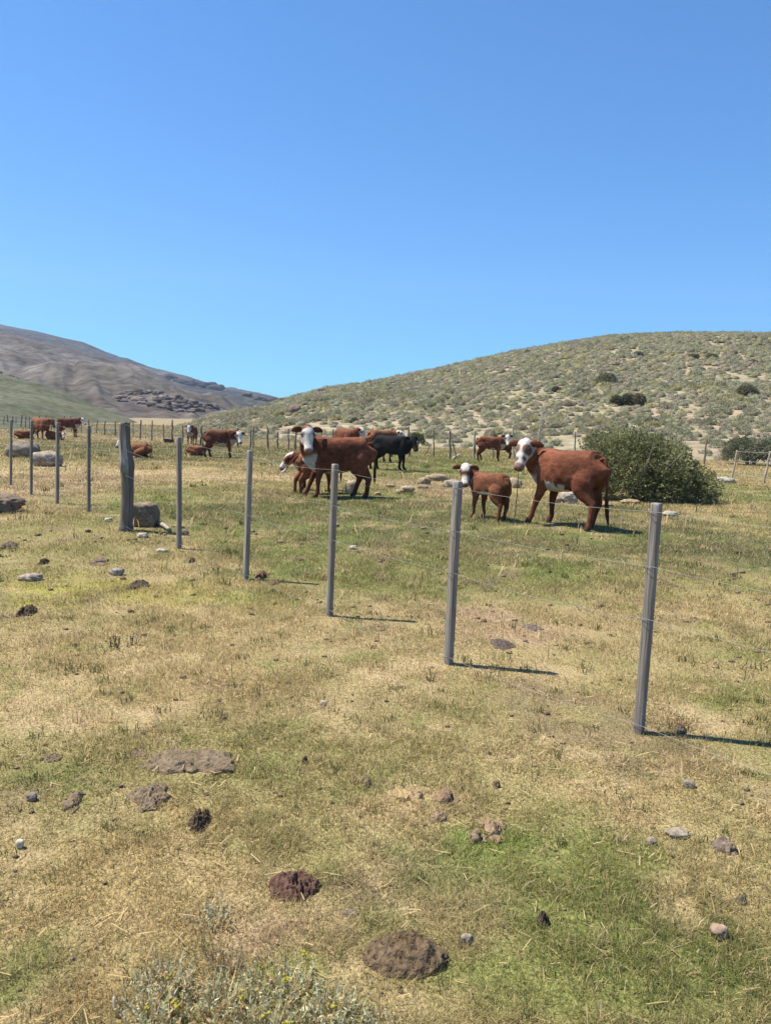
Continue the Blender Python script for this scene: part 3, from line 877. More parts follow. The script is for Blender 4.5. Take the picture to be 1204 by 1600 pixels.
    E_ = np.empty(len(me.edges) * 2, np.int32); me.edges.foreach_get('vertices', E_); E_ = E_.reshape(-1, 2)
    deg = np.bincount(E_.ravel(), minlength=n)[:, None].clip(1)
    for it in range(sp.get('smooth', 7)):
        S = np.zeros_like(Vv); np.add.at(S, E_[:, 0], Vv[E_[:, 1]]); np.add.at(S, E_[:, 1], Vv[E_[:, 0]])
        k = .55 if it % 2 == 0 else -.50
        Vv += (S / deg - Vv) * (k if it < 6 else .4)
    # labels
    best = np.full(n, 1e9); lab = np.zeros(n, int); names = []
    for i, (lb, pa, ra) in enumerate(parts):
        names.append(lb); dm = np.full(n, 1e9)
        for p_, r_ in zip(pa, np.broadcast_to(ra, (len(pa),))):
            dm = np.minimum(dm, np.linalg.norm(Vv - p_, axis=1) / max(r_, .02))
        k = dm < best; best[k] = dm[k]; lab[k] = i
    L = lambda q: np.isin(lab, [i for i, nm in enumerate(names) if nm == q])
    head, ear, trunk, neck, dew = L('head'), L('ear'), L('trunk'), L('neck'), L('dewlap')
    isleg = L('FL') | L('FR') | L('HL') | L('HR')
    Vs = Vv + np.array(sp.get('seed', 1)) * 3.3
    if sp.get('fuzz', True):
        ctr = np.array((0, 0, .9)); dirv = (Vv - ctr) * (.15, 1, 1); dirv /= np.linalg.norm(dirv, axis=1)[:, None] + 1e-6
        fz = (fbm3(Vs * (9, 11, 9), 3, 3) - .5) * .020 * (trunk | neck)
        Vv += dirv * fz[:, None]
    coat = np.asarray(sp.get('coat', RED)); n1 = fbm3(Vs * 2.2, 3, 4) - .5; n2 = fbm3(Vs * (14, 20, 14), 3, 6) - .5
    c = coat * (1 + 1.0 * n1 + .9 * n2)[:, None]
    z = Vv[:, 2] - dz * (~isleg if lying else 0)
    # coat colour lighter towards the top of the trunk, natural darker lower legs and neck
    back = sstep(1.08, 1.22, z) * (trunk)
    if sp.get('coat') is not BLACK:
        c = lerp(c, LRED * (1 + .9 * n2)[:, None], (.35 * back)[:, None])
        c = lerp(c, coat * .72, (.6 * isleg * (Vv[:, 2] < .5))[:, None])
    wh = np.zeros(n)
    if sp.get('belly', True):
        bz = sp.get('bellyz', .66); m_ = trunk & (np.abs(Vv[:, 0] + .05) < .50)
        wh = np.maximum(wh, m_ * sstep(.02, -.02, z - (bz + .50 * n1 + .16 * n2 - .25 * np.clip(np.abs(Vv[:, 0] + .08) - .17, 0, 1))) * (np.abs(Vv[:, 1]) < .30 * fat))
    if sp.get('brisket', True): wh = np.maximum(wh, (dew | neck | trunk & (Vv[:, 0] > .40 * XS)) * sstep(.0, .06, Vv[:, 0] - .44 * XS) * sstep(.90, .78, z + .3 * n1))
    if sp.get('socks', 0): wh = np.maximum(wh, isleg * sstep(.03, -.02, Vv[:, 2] - sp['socks'] - .3 * n1) * (~lying))
    # head markings
    q = (Vv - P) / hs; u, v, ww = q @ f, q @ sd, q @ w
    face = sp.get('face', 'white'); hm = head | (neck & (u > -.02) & (np.hypot(v, ww) < .2))
    if face in ('white', 'patch'): wh = np.maximum(wh, hm * sstep(-.04, .02, u + .5 * n1 + .12 * n2 - .35 * np.clip(-ww - .1, 0, 1)))
    if face == 'blaze': wh = np.maximum(wh, hm * np.maximum(sstep(.10, .05, np.abs(v) + .2 * n1) * sstep(.2, .12, u) * (ww > -.06), sstep(.22, .32, u)))
    c = lerp(c, WHITE * (1 + .25 * n2)[:, None] * np.where(head, 1.0, .62)[:, None], wh[:, None])
    if face == 'patch':
        for (a, b, cc, r_) in ((.16, .09, 0, .088), (.16, -.09, 0, .088), (.34, -.05, -.03, .058), (.30, .06, -.05, .045)):
            k = hm * sstep(r_ * 1.2, r_ * .8, np.sqrt((u - a) ** 2 + (v - b) ** 2 + (ww - cc) ** 2 * .4) + .05 * n1); c = lerp(c, RED * .8, (k * .9)[:, None])
    if face in ('white', 'blaze'):
        for s in (-1, 1):
            k = hm * sstep(.072, .036, np.sqrt((u - .14) ** 2 + (v - s * .1) ** 2 + (ww + .01) ** 2 * .6)); c = lerp(c, RED * .45, (k * .8)[:, None])
    mz = (.05, .04, .04) if face == 'black' else (.19, .095, .075)
    k = head * sstep(.405, .445, u + .15 * n1); c = lerp(c, mz, (k * .9)[:, None])
    for s in (-1, 1):
        k = head * sstep(.026, .016, np.sqrt((u - .475) ** 2 + (v - s * .036) ** 2 + (ww + .07) ** 2)); c = lerp(c, (.02, .015, .014), k[:, None])
    k = head * (u > .36) * sstep(.012, .004, np.abs(ww + .128 - .05 * (u - .4))); c = lerp(c, (.06, .04, .035), (k * .7)[:, None])
    c = lerp(c, coat * .55, (ear * .55)[:, None])
    c = lerp(c, (.05, .042, .038), (isleg * sstep(.06, .045, Vv[:, 2]) * (not lying))[:, None])
    me.vertices.foreach_set('co', Vv.astype(np.float32).ravel())
    a = me.color_attributes.new('Col', 'FLOAT_COLOR', 'POINT'); cc = np.ones((n, 4), np.float32); cc[:, :3] = np.clip(c, .003, 1); a.data.foreach_set('color', cc.ravel())
    me.polygons.foreach_set('use_smooth', np.ones(len(me.polygons), bool)); me.materials.append(M_coat); me.update()
    root = empty(sp.get('name', 'cow'), sp['loc'], R(sp['heading']), sp['scale'])
    tag(root, sp['label'], 'calf' if sp.get('name') == 'calf' else 'cow')
    obj('body', me, root)
    if sp.get('eyes', True):
        for s in (-1, 1):
            V, T = ICO[2]; ec = H(.135, s * .112, -.006)
            e = mesh_np('eye', V * .024 * hs + ec, T, M_eye, None, True, root)
    tp = sp.get('tail')
    if tp is None: tp = [(-.72, 0, 1.12), (-.80, 0, 1.13), (-.85, .01, .97), (-.87, .02, .72), (-.87, .03, .50), (-.87, .03, .30)] if not lying else [(-.80, 0, .68), (-.90, .04, .55), (-.93, .1, .3), (-.85, .25, .06), (-.7, .35, .04)]
    tpp = crom(np.array(tp, float) + (.79 * (1 - XS) - .04, 0, 0), 4); k = len(tpp); prof = np.interp(np.linspace(0, 1, k), [0, .2, .6, .7, .88, 1], [.035, .026, .018, .030, .032, .006])
    V, Q, T = loft(tpp, prof, prof, up=(0, 1, .1), n=9); kk = sstep(.62, .72, np.repeat(np.linspace(0, 1, k), 9))
    kk = np.concatenate([kk, [0, 1]])[:, None]; cc = lerp(coat * .8, sp.get('switch', coat * .45), kk) * (1 + .6 * (fbm3(V * (30, 30, 6), 2, 3) - .5))[:, None]
    t_ = MB(); t_.add(V, Q, T, cc); t_.build('tail', M_coat, root)
    return root


def cattle(px, py, height_px, heading, label, **kw):
    """px, py: pixel on the ground under the middle of the trunk; height_px: from feet to top of the back"""
    p = at(px, py); d = depth(p); hgt = .80 if kw.get('lying') else 1.265
    kw.update(loc=p, heading=heading, scale=height_px * d / F / hgt, label=label)
    return bovine(kw)


cattle(525, 776.5, 94, 189, 'red-brown cow with a white face standing side-on behind the third nearest post', seed=1, vox=.014, girth=1.08, fat=1.0, poll=(.74, .24, 1.43), yaw=97, pitch=-57, head=1.10,
       FL=(.04, .02), FR=(.24, 0), HL=(-.06, 0), HR=(.16, 0), bellyz=.58, leg=1.0)
cattle(499, 771, 64, 28, 'red calf with its white-tipped tail swung out, nursing behind the white-faced cow', name='calf', seed=2, vox=.018, girth=.85, fat=.85, poll=(.95, -.1, 1.0), yaw=-40, pitch=-20,
       HL=(-.20, 0), HR=(-.12, 0), leg=1.0, coat=LRED, switch=WHITE, socks=.12, brisket=False, tail=[(-.79, 0, 1.16), (-.90, .02, 1.08), (-1.02, .10, .90), (-1.13, .22, .70), (-1.22, .32, .62)])
cattle(493, 766, 62, 180, 'white-faced calf in profile looking left, half hidden behind the nursing calf', name='calf', seed=3, vox=.018, girth=.85, fat=.85, poll=(.97, 0, 1.10), yaw=8, pitch=-48, face='blaze', head=1.15, coat=DRED * 1.3)
cattle(539, 717, 47, -58, 'dark red cow far behind, only its back and white head above the front cow', seed=4, vox=.025, poll=(.85, .35, 1.28), yaw=25, pitch=-55, FL=(0, 0))
cattle(594, 722, 50, 48, 'red cow seen from its rump, white head turned right, beyond the black heifer', seed=5, vox=.025, poll=(.85, -.28, 1.22), yaw=-55, pitch=-30, coat=LRED * .9, tail=[(-.72, 0, 1.12), (-.80, 0, 1.13), (-.85, .01, .97), (-.87, .02, .72), (-.87, .03, .50), (-.87, .03, .30)], switch=WHITE)
cattle(612, 734.5, 54, -14, 'black heifer standing in the green grass, the only black animal', seed=6, vox=.018, girth=.98, poll=(.86, -.12, 1.22), yaw=-38, pitch=-50, head=1.12, coat=BLACK, face='black', belly=False, brisket=False,
       HL=(-.05, 0), HR=(-.22, 0), FL=(.02, 0), FR=(-.06, 0))
cattle(766, 721, 39, -6, 'red cow with a white face standing left of the steer at the far fence', seed=7, vox=.022, girth=.95, poll=(.90, -.14, 1.34), yaw=-72, pitch=-58, head=1.12, HL=(.08, 0), HR=(-.08, 0))
cattle(784, 717, 26, 183, 'dark red calf tucked behind the red cow at the far fence', name='calf', seed=8, vox=.03, girth=.9, eyes=False, coat=DRED, socks=.3)
cattle(880, 822, 120, 134, 'big red-brown steer with brown patches round its eyes at right', seed=9, xs=.80, vox=.014, girth=.98, fat=.96, leg=.95, poll=(.80, .30, 1.36), yaw=104, pitch=-52, head=1.06, face='patch', bellyz=.71, socks=.13,
       FL=(.18, .04), FR=(.02, 0), HL=(-.06, .03), HR=(.10, 0), tail=[(-.72, 0, 1.12), (-.80, 0, 1.13), (-.85, .01, .92), (-.87, .01, .62), (-.88, 0, .36), (-.93, 0, .08)])
cattle(761, 811, 73, 128, 'small red calf with a white forehead standing left of the steer', name='calf', seed=10, xs=.80, vox=.016, girth=.86, fat=.88, poll=(.82, .26, 1.40), yaw=136, pitch=-52, head=1.25, face='blaze', coat=LRED * .82, leg=1.05, bellyz=.68,
       FL=(.06, 0), FR=(-.05, 0), HL=(-.02, 0), HR=(.06, 0))
cattle(345, 715, 43.5, 4, 'dark red cow with a white face standing right of the frontal cow at left', seed=11, vox=.02, girth=1.08, poll=(.95, -.10, 1.16), yaw=-62, pitch=-55, head=1.12, coat=DRED * 1.15, HL=(.06, 0), HR=(-.12, 0), FL=(.0, 0), FR=(.08, 0))
cattle(300, 695, 29, -88, 'red cow with a white face and chest facing straight at the camera', seed=12, vox=.025, poll=(.95, 0, 1.30), yaw=0, pitch=-60, head=1.1, socks=.22)
cattle(307, 712, 16, 8, 'red calf lying down behind the dark red cow at left', name='calf', lying=True, seed=13, vox=.03, poll=(.95, .2, 1.20), yaw=40, pitch=-30, coat=LRED)
cattle(214, 715, 24, 172, 'red white-faced cow lying on the grass behind the thick log post', lying=True, seed=14, vox=.024, poll=(1.0, .05, 1.42), yaw=55, pitch=-50, coat=LRED * .95)
cattle(65, 687, 34, -32, 'light red cow with its head down between the two leftmost wide-apart posts', seed=15, vox=.024, poll=(.98, .12, 1.18), yaw=15, pitch=-55, face='red', coat=LRED * .95, girth=1.05, belly=False, brisket=False)
cattle(109, 683, 30, 3, 'dark red cow with a bright white face looking right at far left', seed=16, vox=.024, poll=(1.0, -.05, 1.26), yaw=-25, pitch=-45, coat=DRED * 1.2)
cattle(38, 686, 14, 10, 'red cow lying left of the light red cow at far left', lying=True, seed=17, vox=.03, coat=RED, poll=(.95, .2, 1.25), yaw=40, eyes=False)
cattle(86, 688, 15, -8, 'red white-faced calf lying beneath the light red cow at far left', name='calf', lying=True, seed=18, vox=.03, coat=LRED, poll=(.95, -.15, 1.12), yaw=-40, pitch=-45, eyes=False)


# ------------------------------------------------------------------ bushes
def leaf_cloud(lumps, n, size, seed, c0, c1, up_bias=.35):
    r_ = np.random.default_rng(seed); V = []; C = []
    vol = np.array([l[3] * l[4] + l[4] * l[5] + l[3] * l[5] for l in lumps]); cnt = (n * vol / vol.sum()).astype(int)
    for (cx, cy, cz, rx, ry, rz), k in zip(lumps, cnt):
        dr = r_.normal(size=(k, 3)); dr /= np.linalg.norm(dr, axis=1)[:, None]; dr[:, 2] = np.where(dr[:, 2] < -.5, -dr[:, 2], dr[:, 2])
        lump = 1 + .55 * (fbm3(dr * 2.6 + seed, 3, seed) - .5) + .30 * (noise3(dr * 8 + seed, seed + 1) - .5)
        rad = (1 - r_.random(k) ** 2.0 * .45) * lump
        # gaps between clumps
        P = dr * rad[:, None] * (rx, ry, rz) + (cx, cy, cz)
        keep = fbm3(P * 3.2 + seed, 2, seed + 2) > .36 - .25 * (rad < .8)
        P, dr2 = P[keep], dr[keep]; k = len(P)
        P[:, 2] = np.maximum(P[:, 2], .02)
        d = dr2 + r_.normal(0, .7, (k, 3)); d[:, 2] += up_bias; d /= np.linalg.norm(d, axis=1)[:, None]
        s = np.cross(d, r_.normal(size=(k, 3))); s /= np.linalg.norm(s, axis=1)[:, None] + 1e-6
        ln = size * r_.uniform(.6, 1.5, k)[:, None]; wd = ln * .30
        V.append(np.stack([P - s * wd * .5, P + d * ln * .5 + s * wd, P + d * ln, P + d * ln * .5 - s * wd], 1))
        q = np.clip(fbm3(P * 1.7 + seed, 3, seed + 4) * 1.6 - .3 + r_.normal(0, .22, k), 0, 1)[:, None]
        C.append(np.repeat(lerp(np.array(c0), np.array(c1), q)[:, None, :], 4, 1))
    V = np.concatenate(V); C = np.concatenate(C); N = len(V)
    return V.reshape(-1, 3), np.arange(N * 4).reshape(-1, 4), C.reshape(-1, 3)


def stems(r_, k, rad, hgt, r0):
    b = MB()
    for _ in range(k):
        a = r_.uniform(0, 6.28); q = r_.uniform(.3, .95); P = crom([(0.1 * rad * math.cos(a), .1 * rad * math.sin(a), -.05), (rad * q * .5 * math.cos(a), rad * q * .5 * math.sin(a), hgt * .35), (rad * q * math.cos(a + .2), rad * q * math.sin(a + .2), hgt * r_.uniform(.55, .85))], 5)
        V, Q, T = loft(P, np.linspace(r0, r0 * .3, len(P)), np.linspace(r0, r0 * .3, len(P)), up=(.3, .2, 1), n=6); b.add(V, Q, T, (.22, .19, .16))
    return b


def bush(p, lumps, n, size, seed, c0, c1, label, name='bush', r0=.025, cat='bush', group=None):
    root = empty(name, p); tag(root, label, cat, group)
    V, Q, C = leaf_cloud(lumps, n, size, seed, c0, c1); mesh_np('foliage', V, Q, M_leaf, C, False, root)
    rx = max(abs(l[0]) + l[3] for l in lumps); hz = max(l[2] + l[5] for l in lumps)
    stems(np.random.default_rng(seed), 14, rx * .7, hz, r0).build('branch', M_wood, root)
    return root


p = at(1003, 783)
bush(p, [(-.35, .5, .62, 1.25, 1.1, 1.0), (.1, .35, .55, 1.2, 1.1, .92), (.85, .1, .32, .85, .8, .58), (.35, -.15, .30, .8, .6, .55), (-1.1, .2, .35, .55, .6, .55), (1.3, .1, .2, .38, .5, .36)], 46000, .055, 5,
     (.115, .130, .055), (.30, .30, .145), 'large dark green rounded bush behind the red-brown steer')
p = at(1172, 727)
bush(p, [(-.2, .3, .62, 1.0, .9, .72), (.75, .3, .55, .9, .9, .75), (-.75, .1, .4, .6, .6, .5)], 12000, .085, 6, (.11, .125, .075), (.27, .27, .17), 'grey-green bush behind the leaning gate poles at the right edge')
p = at(881, 701)
bush(p, [(0, 0, .72, .42, .4, .42), (.22, 0, .62, .35, .35, .38)], 2600, .07, 8, (.075, .075, .05), (.14, .13, .085), 'small grey shrub on a short stem left of the large bush')
p = at(651, 700)
bush(p, [(0, 0, .45, .42, .4, .45)], 2200, .07, 9, (.06, .075, .03), (.13, .14, .05), 'small round green shrub behind the head of the black heifer')
HB = [(946, 602, 36, 19, 'dark bush alone high on the scrub hill'), (962, 634, 20, 16, 'dark bush at the left of three on the hillside'), (980, 633, 24, 18, 'dark bush in the middle of three on the hillside'),
      (997, 634, 22, 20, 'dark bush at the right of three on the hillside'), (1166, 618, 32, 16, 'dark bush near the right edge of the scrub hill'), (1083, 560, 20, 7, 'dark low bush near the hill top, left of two'),
      (1111, 561, 18, 8, 'dark low bush near the hill top, right of two'), (1175, 570, 14, 8, 'small dark bush high at the right of the hill'), (554, 661, 12, 9, 'small dark bush low on the hill above the far white head'),
      (915, 617, 18, 9, 'pale green low bush left of the lone dark bush'), (868, 612, 16, 9, 'grey-green bush left on the upper hill'), (1020, 664, 20, 10, 'brownish bush above the large green bush'),
      (996, 557, 16, 8, 'dark bush near the skyline of the scrub hill'), (825, 552, 10, 5, 'small dark bush on the skyline of the hill')]
for i, (px, py, w, h, lb) in enumerate(HB):
    q, d = hill.from_px(px, py); ww, hh = w * d / F / 2, h * d / F
    bush(q - Vector((0, 0, .1)), [(0, 0, hh * .45, ww * .8, ww * .7, hh * .5), (ww * .35, -.1, hh * .35, ww * .55, ww * .5, hh * .42), (-ww * .4, .1, hh * .3, ww * .5, ww * .5, hh * .36)], 2200, .13, 40 + i, (.105, .105, .062), (.21, .20, .12), lb)

# ------------------------------------------------------------------ scrub on the hillside
SAGEC = [np.array((1.14, 1.13, 1.06)) * np.array(c) for c in ((.275, .262, .180), (.250, .250, .155), (.290, .268, .205), (.262, .255, .170), (.305, .280, .155), (.235, .235, .155), (.295, .272, .195), (.275, .242, .178))]


def shrub_arrays(seed, nl):
    r_ = np.random.default_rng(seed); V0, T0 = ICO[2]
    k = V0[:, 2] > -.35; idx = -np.ones(len(V0), int); idx[k] = np.arange(k.sum()); V = V0[k]; T = T0[k[T0].all(1)]; T = idx[T]
    d = .78 * (1 + .7 * (fbm3(V * 2.3 + seed, 3, seed) - .5)); P = V * d[:, None] * (1, 1, .72)
    C = np.tile(SAGEC[seed % 8] * .85, (len(P), 1))
    dr = r_.normal(size=(nl, 3)); dr[:, 2] = np.abs(dr[:, 2]) * 1.1 - .1; dr /= np.linalg.norm(dr, axis=1)[:, None]
    b = dr * (.62 + .18 * r_.random((nl, 1))) * (1, 1, .75); e = b + (dr + r_.normal(0, .45, (nl, 3)) + (0, 0, .35)) * r_.uniform(.10, .26, (nl, 1))
    s = np.cross(dr, r_.normal(size=(nl, 3))); s /= np.linalg.norm(s, axis=1)[:, None]; s *= .062
    L = np.stack([b - s, b + s, e], 1).reshape(-1, 3); LT = np.arange(nl * 3).reshape(-1, 3) + len(P)
    LC = np.repeat(SAGEC[seed % 8] * r_.uniform(.75, 1.45, (nl, 1)), 3, 0)
    return np.vstack([P, L]), np.vstack([T, LT]), np.vstack([C, LC])


def scatter(hl, az0, az1, sp_, seed, dens, tmax=1.12, tmin=.004):
    r_ = np.random.default_rng(seed); D = hl.dc[1] * 1.1 if hl.dc[1] > hl.dc[0] else hl.dc[0] * 1.1
    xs = np.arange(D * math.sin(az0), D * math.sin(az1), sp_); ys = np.arange(20, D, sp_); X, Y = np.meshgrid(xs, ys)
    X = (X + r_.uniform(-.5, .5, X.shape) * sp_).ravel(); Y = (Y + r_.uniform(-.5, .5, Y.shape) * sp_).ravel()
    az = np.arctan2(X, Y); d = np.hypot(X, Y); k = (az > max(az0, hl.a[0])) & (az < min(az1, hl.a[-1])); X, Y, az, d = X[k], Y[k], az[k], d[k]
    e, db, dc = hl.cols(az); t = (d - db) / (dc - db); k = (t > tmin) & (t < tmax) & (r_.random(len(t)) < dens(X, Y, t))
    x, y, z, d = hl.point(az[k], t[k]); z = z + hl.bump(x, y, t[k], *hl.bp)
    return x, y, z, d, az[k], t[k], r_


hd = lambda x, y, t: np.clip(.72 + 1.8 * (fbm2(x / 8., y / 8., 3, 5) - .36), .40, .99) * np.clip((t + .06) * 7, .35, 1)
x, y, z, d, az, t, r_ = scatter(hill, -.52, .62, 1.02, 11, hd)
rad = r_.uniform(.42, .74, len(x)) * (1 + .5 * (fbm2(x / 5., y / 5., 2, 6) - .4)) * (.7 + .45 * np.clip(t * 2, 0, 1))
rad = np.where(r_.random(len(x)) < .25, rad * .6, rad)
fr = (np.abs(az) < .44) & (t > .04)
order = np.argsort(-(rad / d) * fr)[:300]
near_mask = np.zeros(len(x), bool); near_mask[order] = True
PROT = [shrub_arrays(k, 420) for k in range(8)]
pm = [mesh_np('shrub', V, T, M_leaf, C, False, None, False) for V, T, C in PROT]
for i in order:
    o = obj('shrub', pm[int(r_.integers(8))], None, (x[i], y[i], z[i] - .03)); o.scale = (rad[i], rad[i], rad[i] * r_.uniform(.8, 1.15)); o.rotation_euler = (0, 0, r_.uniform(0, 6.28))
    tag(o, 'rounded grey-green scrub cushion on the slope behind the far pole fence', 'shrub', 'scrub cushions low on the hillside')


def joined(name, x, y, z, rad, protos, r_, mat, kind='stuff', cm=1.0):
    n = len(x); k = r_.integers(len(protos), size=n); a = r_.uniform(0, 6.28, n); hz = r_.uniform(.8, 1.15, n); MV, MT, MC = [], [], []; off = 0
    for q, (V, T, C) in enumerate(protos):
        s = np.where(k == q)[0]
        if not len(s): continue
        ca, sa = np.cos(a[s])[:, None], np.sin(a[s])[:, None]; r1 = rad[s][:, None]
        P = np.stack([(V[:, 0] * ca - V[:, 1] * sa) * r1 + x[s][:, None], (V[:, 0] * sa + V[:, 1] * ca) * r1 + y[s][:, None], V[:, 2] * r1 * hz[s][:, None] + z[s][:, None] - .03], 2)
        MV.append(P.reshape(-1, 3)); MT.append((T[None] + (np.arange(len(s)) * len(V))[:, None, None]).reshape(-1, 3) + off); off += len(s) * len(V)
        MC.append((C[None] * (cm * r_.uniform(.8, 1.2, (len(s), 1, 1)) * (1 + .025 * r_.normal(size=(len(s), 1, 3))))).reshape(-1, 3))
    o = mesh_np(name, np.concatenate(MV), np.concatenate(MT), mat, np.clip(np.concatenate(MC), .01, 1), False); tag(o, kind=kind); return o


rest = ~near_mask
lowp = [shrub_arrays(k, 110) for k in range(8)]
joined('hillside_scrub', x[rest], y[rest], z[rest], rad[rest], lowp, r_, M_leaf)
sd_ = lambda x, y, t: np.clip(1.6 * (fbm2(x / 16., y / 16., 3, 66) - .30), .05, .9)
x2, y2, z2, d2, az2, t2, r2 = scatter(side, -.6, -.25, 1.9, 12, sd_)
joined('side_hill_scrub', x2, y2, z2, r2.uniform(.35, 1.1, len(x2)), [shrub_arrays(k, 24) for k in (1, 3, 5)], r2, M_leaf, cm=.50)

# rocks of the hill and of the mountain
for i, (px, py, w, h, lb) in enumerate([(441, 628, 14, 9, 'reddish brown boulder on the left end of the hill skyline'), (462, 644, 22, 14, 'big dark boulder part way down the left of the hill'), (505, 612, 20, 8, 'reddish rock outcrop on the hill skyline'),
                                        (418, 642, 22, 10, 'brown rock outcrop right below the skyline boulder'), (402, 636, 14, 8, 'brown boulder left of the skyline boulder'), (385, 646, 16, 10, 'grey-brown boulder at the left foot of the hill skyline'),
                                        (372, 660, 22, 8, 'pale brown boulder low on the left of the hill'), (556, 606, 14, 6, 'small dark rock on the middle of the skyline'), (640, 592, 10, 5, 'tiny dark rock further right on the skyline'), (350, 654, 12, 8, 'small brown boulder at the very left of the hill')]):
    q, d = hill.from_px(px, py); w_, h_ = w * d / F, h * d / F
    me = rock_mesh('boulder', w_ / 2, w_ / 2.4, h_ / 1.6, 200 + i, (.175, .125, .10), rough=.32, blocky=.35); o = obj('boulder', me, None, q - Vector((0, 0, .2))); tag(o, lb, 'boulder')


def outcrop(hl, upper, lower, n, smin, smax, seed, name, col):
    r_ = np.random.default_rng(seed); b = MB(); ux, uy = np.array(upper).T; lx, ly = np.array(lower).T
    for _ in range(n):
        px = r_.uniform(ux[0], ux[-1]); a, c = np.interp(px, ux, uy), np.interp(px, lx, ly); py = a + (c - a) * r_.random()
        if fbm2(np.array([px / 14.]), np.array([py / 5.]), 2, seed)[0] < .40: continue
        q, d = hl.from_px(px, py)
        V, T = ICO[2]; s = (smin * .6 + (smax - smin * .6) * r_.random() ** 2.2) * d / 1000; m_ = np.max(np.abs(V), axis=1, keepdims=True)
        P = (V * .5 + V / m_ * .5) * (1 + .7 * (fbm3(V * 2 + r_.uniform(0, 50), 2, 3) - .5))[:, None] * np.array((s * r_.uniform(1, 2.4), s, s * r_.uniform(.6, 1.1)))
        b.add(P + np.array(q) + (0, 0, s * .25), None, T, np.array(col) * r_.uniform(.7, 1.5))
    o = b.build(name, M_mount, None, False); tag(o, kind='stuff'); return o


outcrop(spur, [(183, 622), (199, 615), (248, 612), (290, 624), (340, 638)], [(183, 627), (229, 633), (275, 645), (340, 643)], 650, 1.2, 3.6, 3, 'dark_rock_outcrop', (.120, .100, .084))
outcrop(ridge, [(248, 587), (300, 597), (345, 606)], [(248, 592), (300, 603), (345, 611)], 70, 2, 5, 4, 'dark_rock_band', (.055, .05, .052))
outcrop(ridge, [(385, 618), (440, 627)], [(385, 622), (440, 631)], 50, 2, 4, 5, 'dark_rock_ledge', (.07, .055, .052))


# ------------------------------------------------------------------ grass
def clear_of(x, y):
    k = np.ones(len(x), bool)
    for (cx, cy, rx, ry) in FOOT:
        if math.hypot(cx, cy) > 30: continue
        k &= ((x - cx) / rx) ** 2 + ((y - cy) / ry) ** 2 > 1
    return k


def blades(x, y, h, wd, r_, col, lean=.5, seg=2):
    n = len(x); z = gh(x, y); a = r_.uniform(0, 6.283, n); ln = np.abs(r_.normal(0, lean, n)) + .12
    dx, dy = np.cos(a) * ln * h, np.sin(a) * ln * h; b = a + r_.normal(1.57, .5, n); sx, sy = np.cos(b) * wd / 2, np.sin(b) * wd / 2; zero = z - .004
    p = lambda fx, fz, k: np.stack([x + dx * fx + sx * k, y + dy * fx + sy * k, zero + h * fz], 1)
    if seg == 2:
        V = np.stack([p(0, 0, -1), p(0, 0, 1), p(.35, .62, .75), p(.35, .62, -.75), p(1, .95, 0)], 1)
        i = np.arange(n) * 5; Q = np.stack([i, i + 1, i + 2, i + 3], 1); T = np.stack([i + 3, i + 2, i + 4], 1)
        return V.reshape(-1, 3), [Q, T], np.repeat(col, 5, 0)
    V = np.stack([p(0, 0, -1), p(0, 0, 1), p(.9, 1, 0)], 1); T = np.arange(n * 3).reshape(-1, 3)
    return V.reshape(-1, 3), [T], np.repeat(col, 3, 0)


def grass_zone(name, r0, r1, seed, seg, per_log=330000, azm=.58, az1=None):
    """turf thins out as 1/r^2 and its blades stand for larger tufts, so its cover stays even with distance"""
    r_ = np.random.default_rng(seed); n = int(per_log * math.log(r1 / r0)); r = r0 * (r1 / r0) ** r_.random(n); a = r_.uniform(-azm, azm if az1 is None else az1, n); x, y = r * np.sin(a), r * np.cos(a)
    cs = .045 * math.sqrt(r0 * r1); cl = fbm2(x / cs, y / cs, 3, 7); big = fbm2(x / 1.1, y / 1.1, 3, 13)
    k = clear_of(x, y) & (r_.random(n) < np.clip(.30 + 1.5 * (cl - .25), .22, 1)); x, y, r, cl, big = x[k], y[k], r[k], cl[k], big[k]; n = len(x)
    h = np.minimum(.013 + .0020 * r, .022 + .0010 * r) * (.45 + 1.1 * r_.random(n)) * (.4 + 1.2 * big) * (.6 + .8 * cl); wd = .00092 * r * r_.uniform(.7, 1.3, n)
    c = turf_col(x, y); q = r_.random(n)[:, None]
    c = np.where(q < .22, lerp(c, STRAW * 1.15, .75), np.where(q > .76, lerp(c, GREEN * .85, .65), c)) * (r_.uniform(.68, 1.35, (n, 1)))
    V, Fc, C = blades(x, y, h, wd, r_, np.clip(c, .01, .9), 1.1, seg); o = mesh_np(name, V, Fc, M_grass, C, False); tag(o, kind='stuff'); return o


grass_zone('near_turf_grass', 1.4, 4.0, 1, 2, azm=.68)
grass_zone('middle_turf_grass', 4.0, 9.0, 2, 1)
grass_zone('pasture_grass', 9.0, 20., 3, 1)
grass_zone('far_pasture_grass', 20., 48., 4, 1)
grass_zone('far_dry_grass', 48., 100., 5, 1, 120000, .58, -.05)


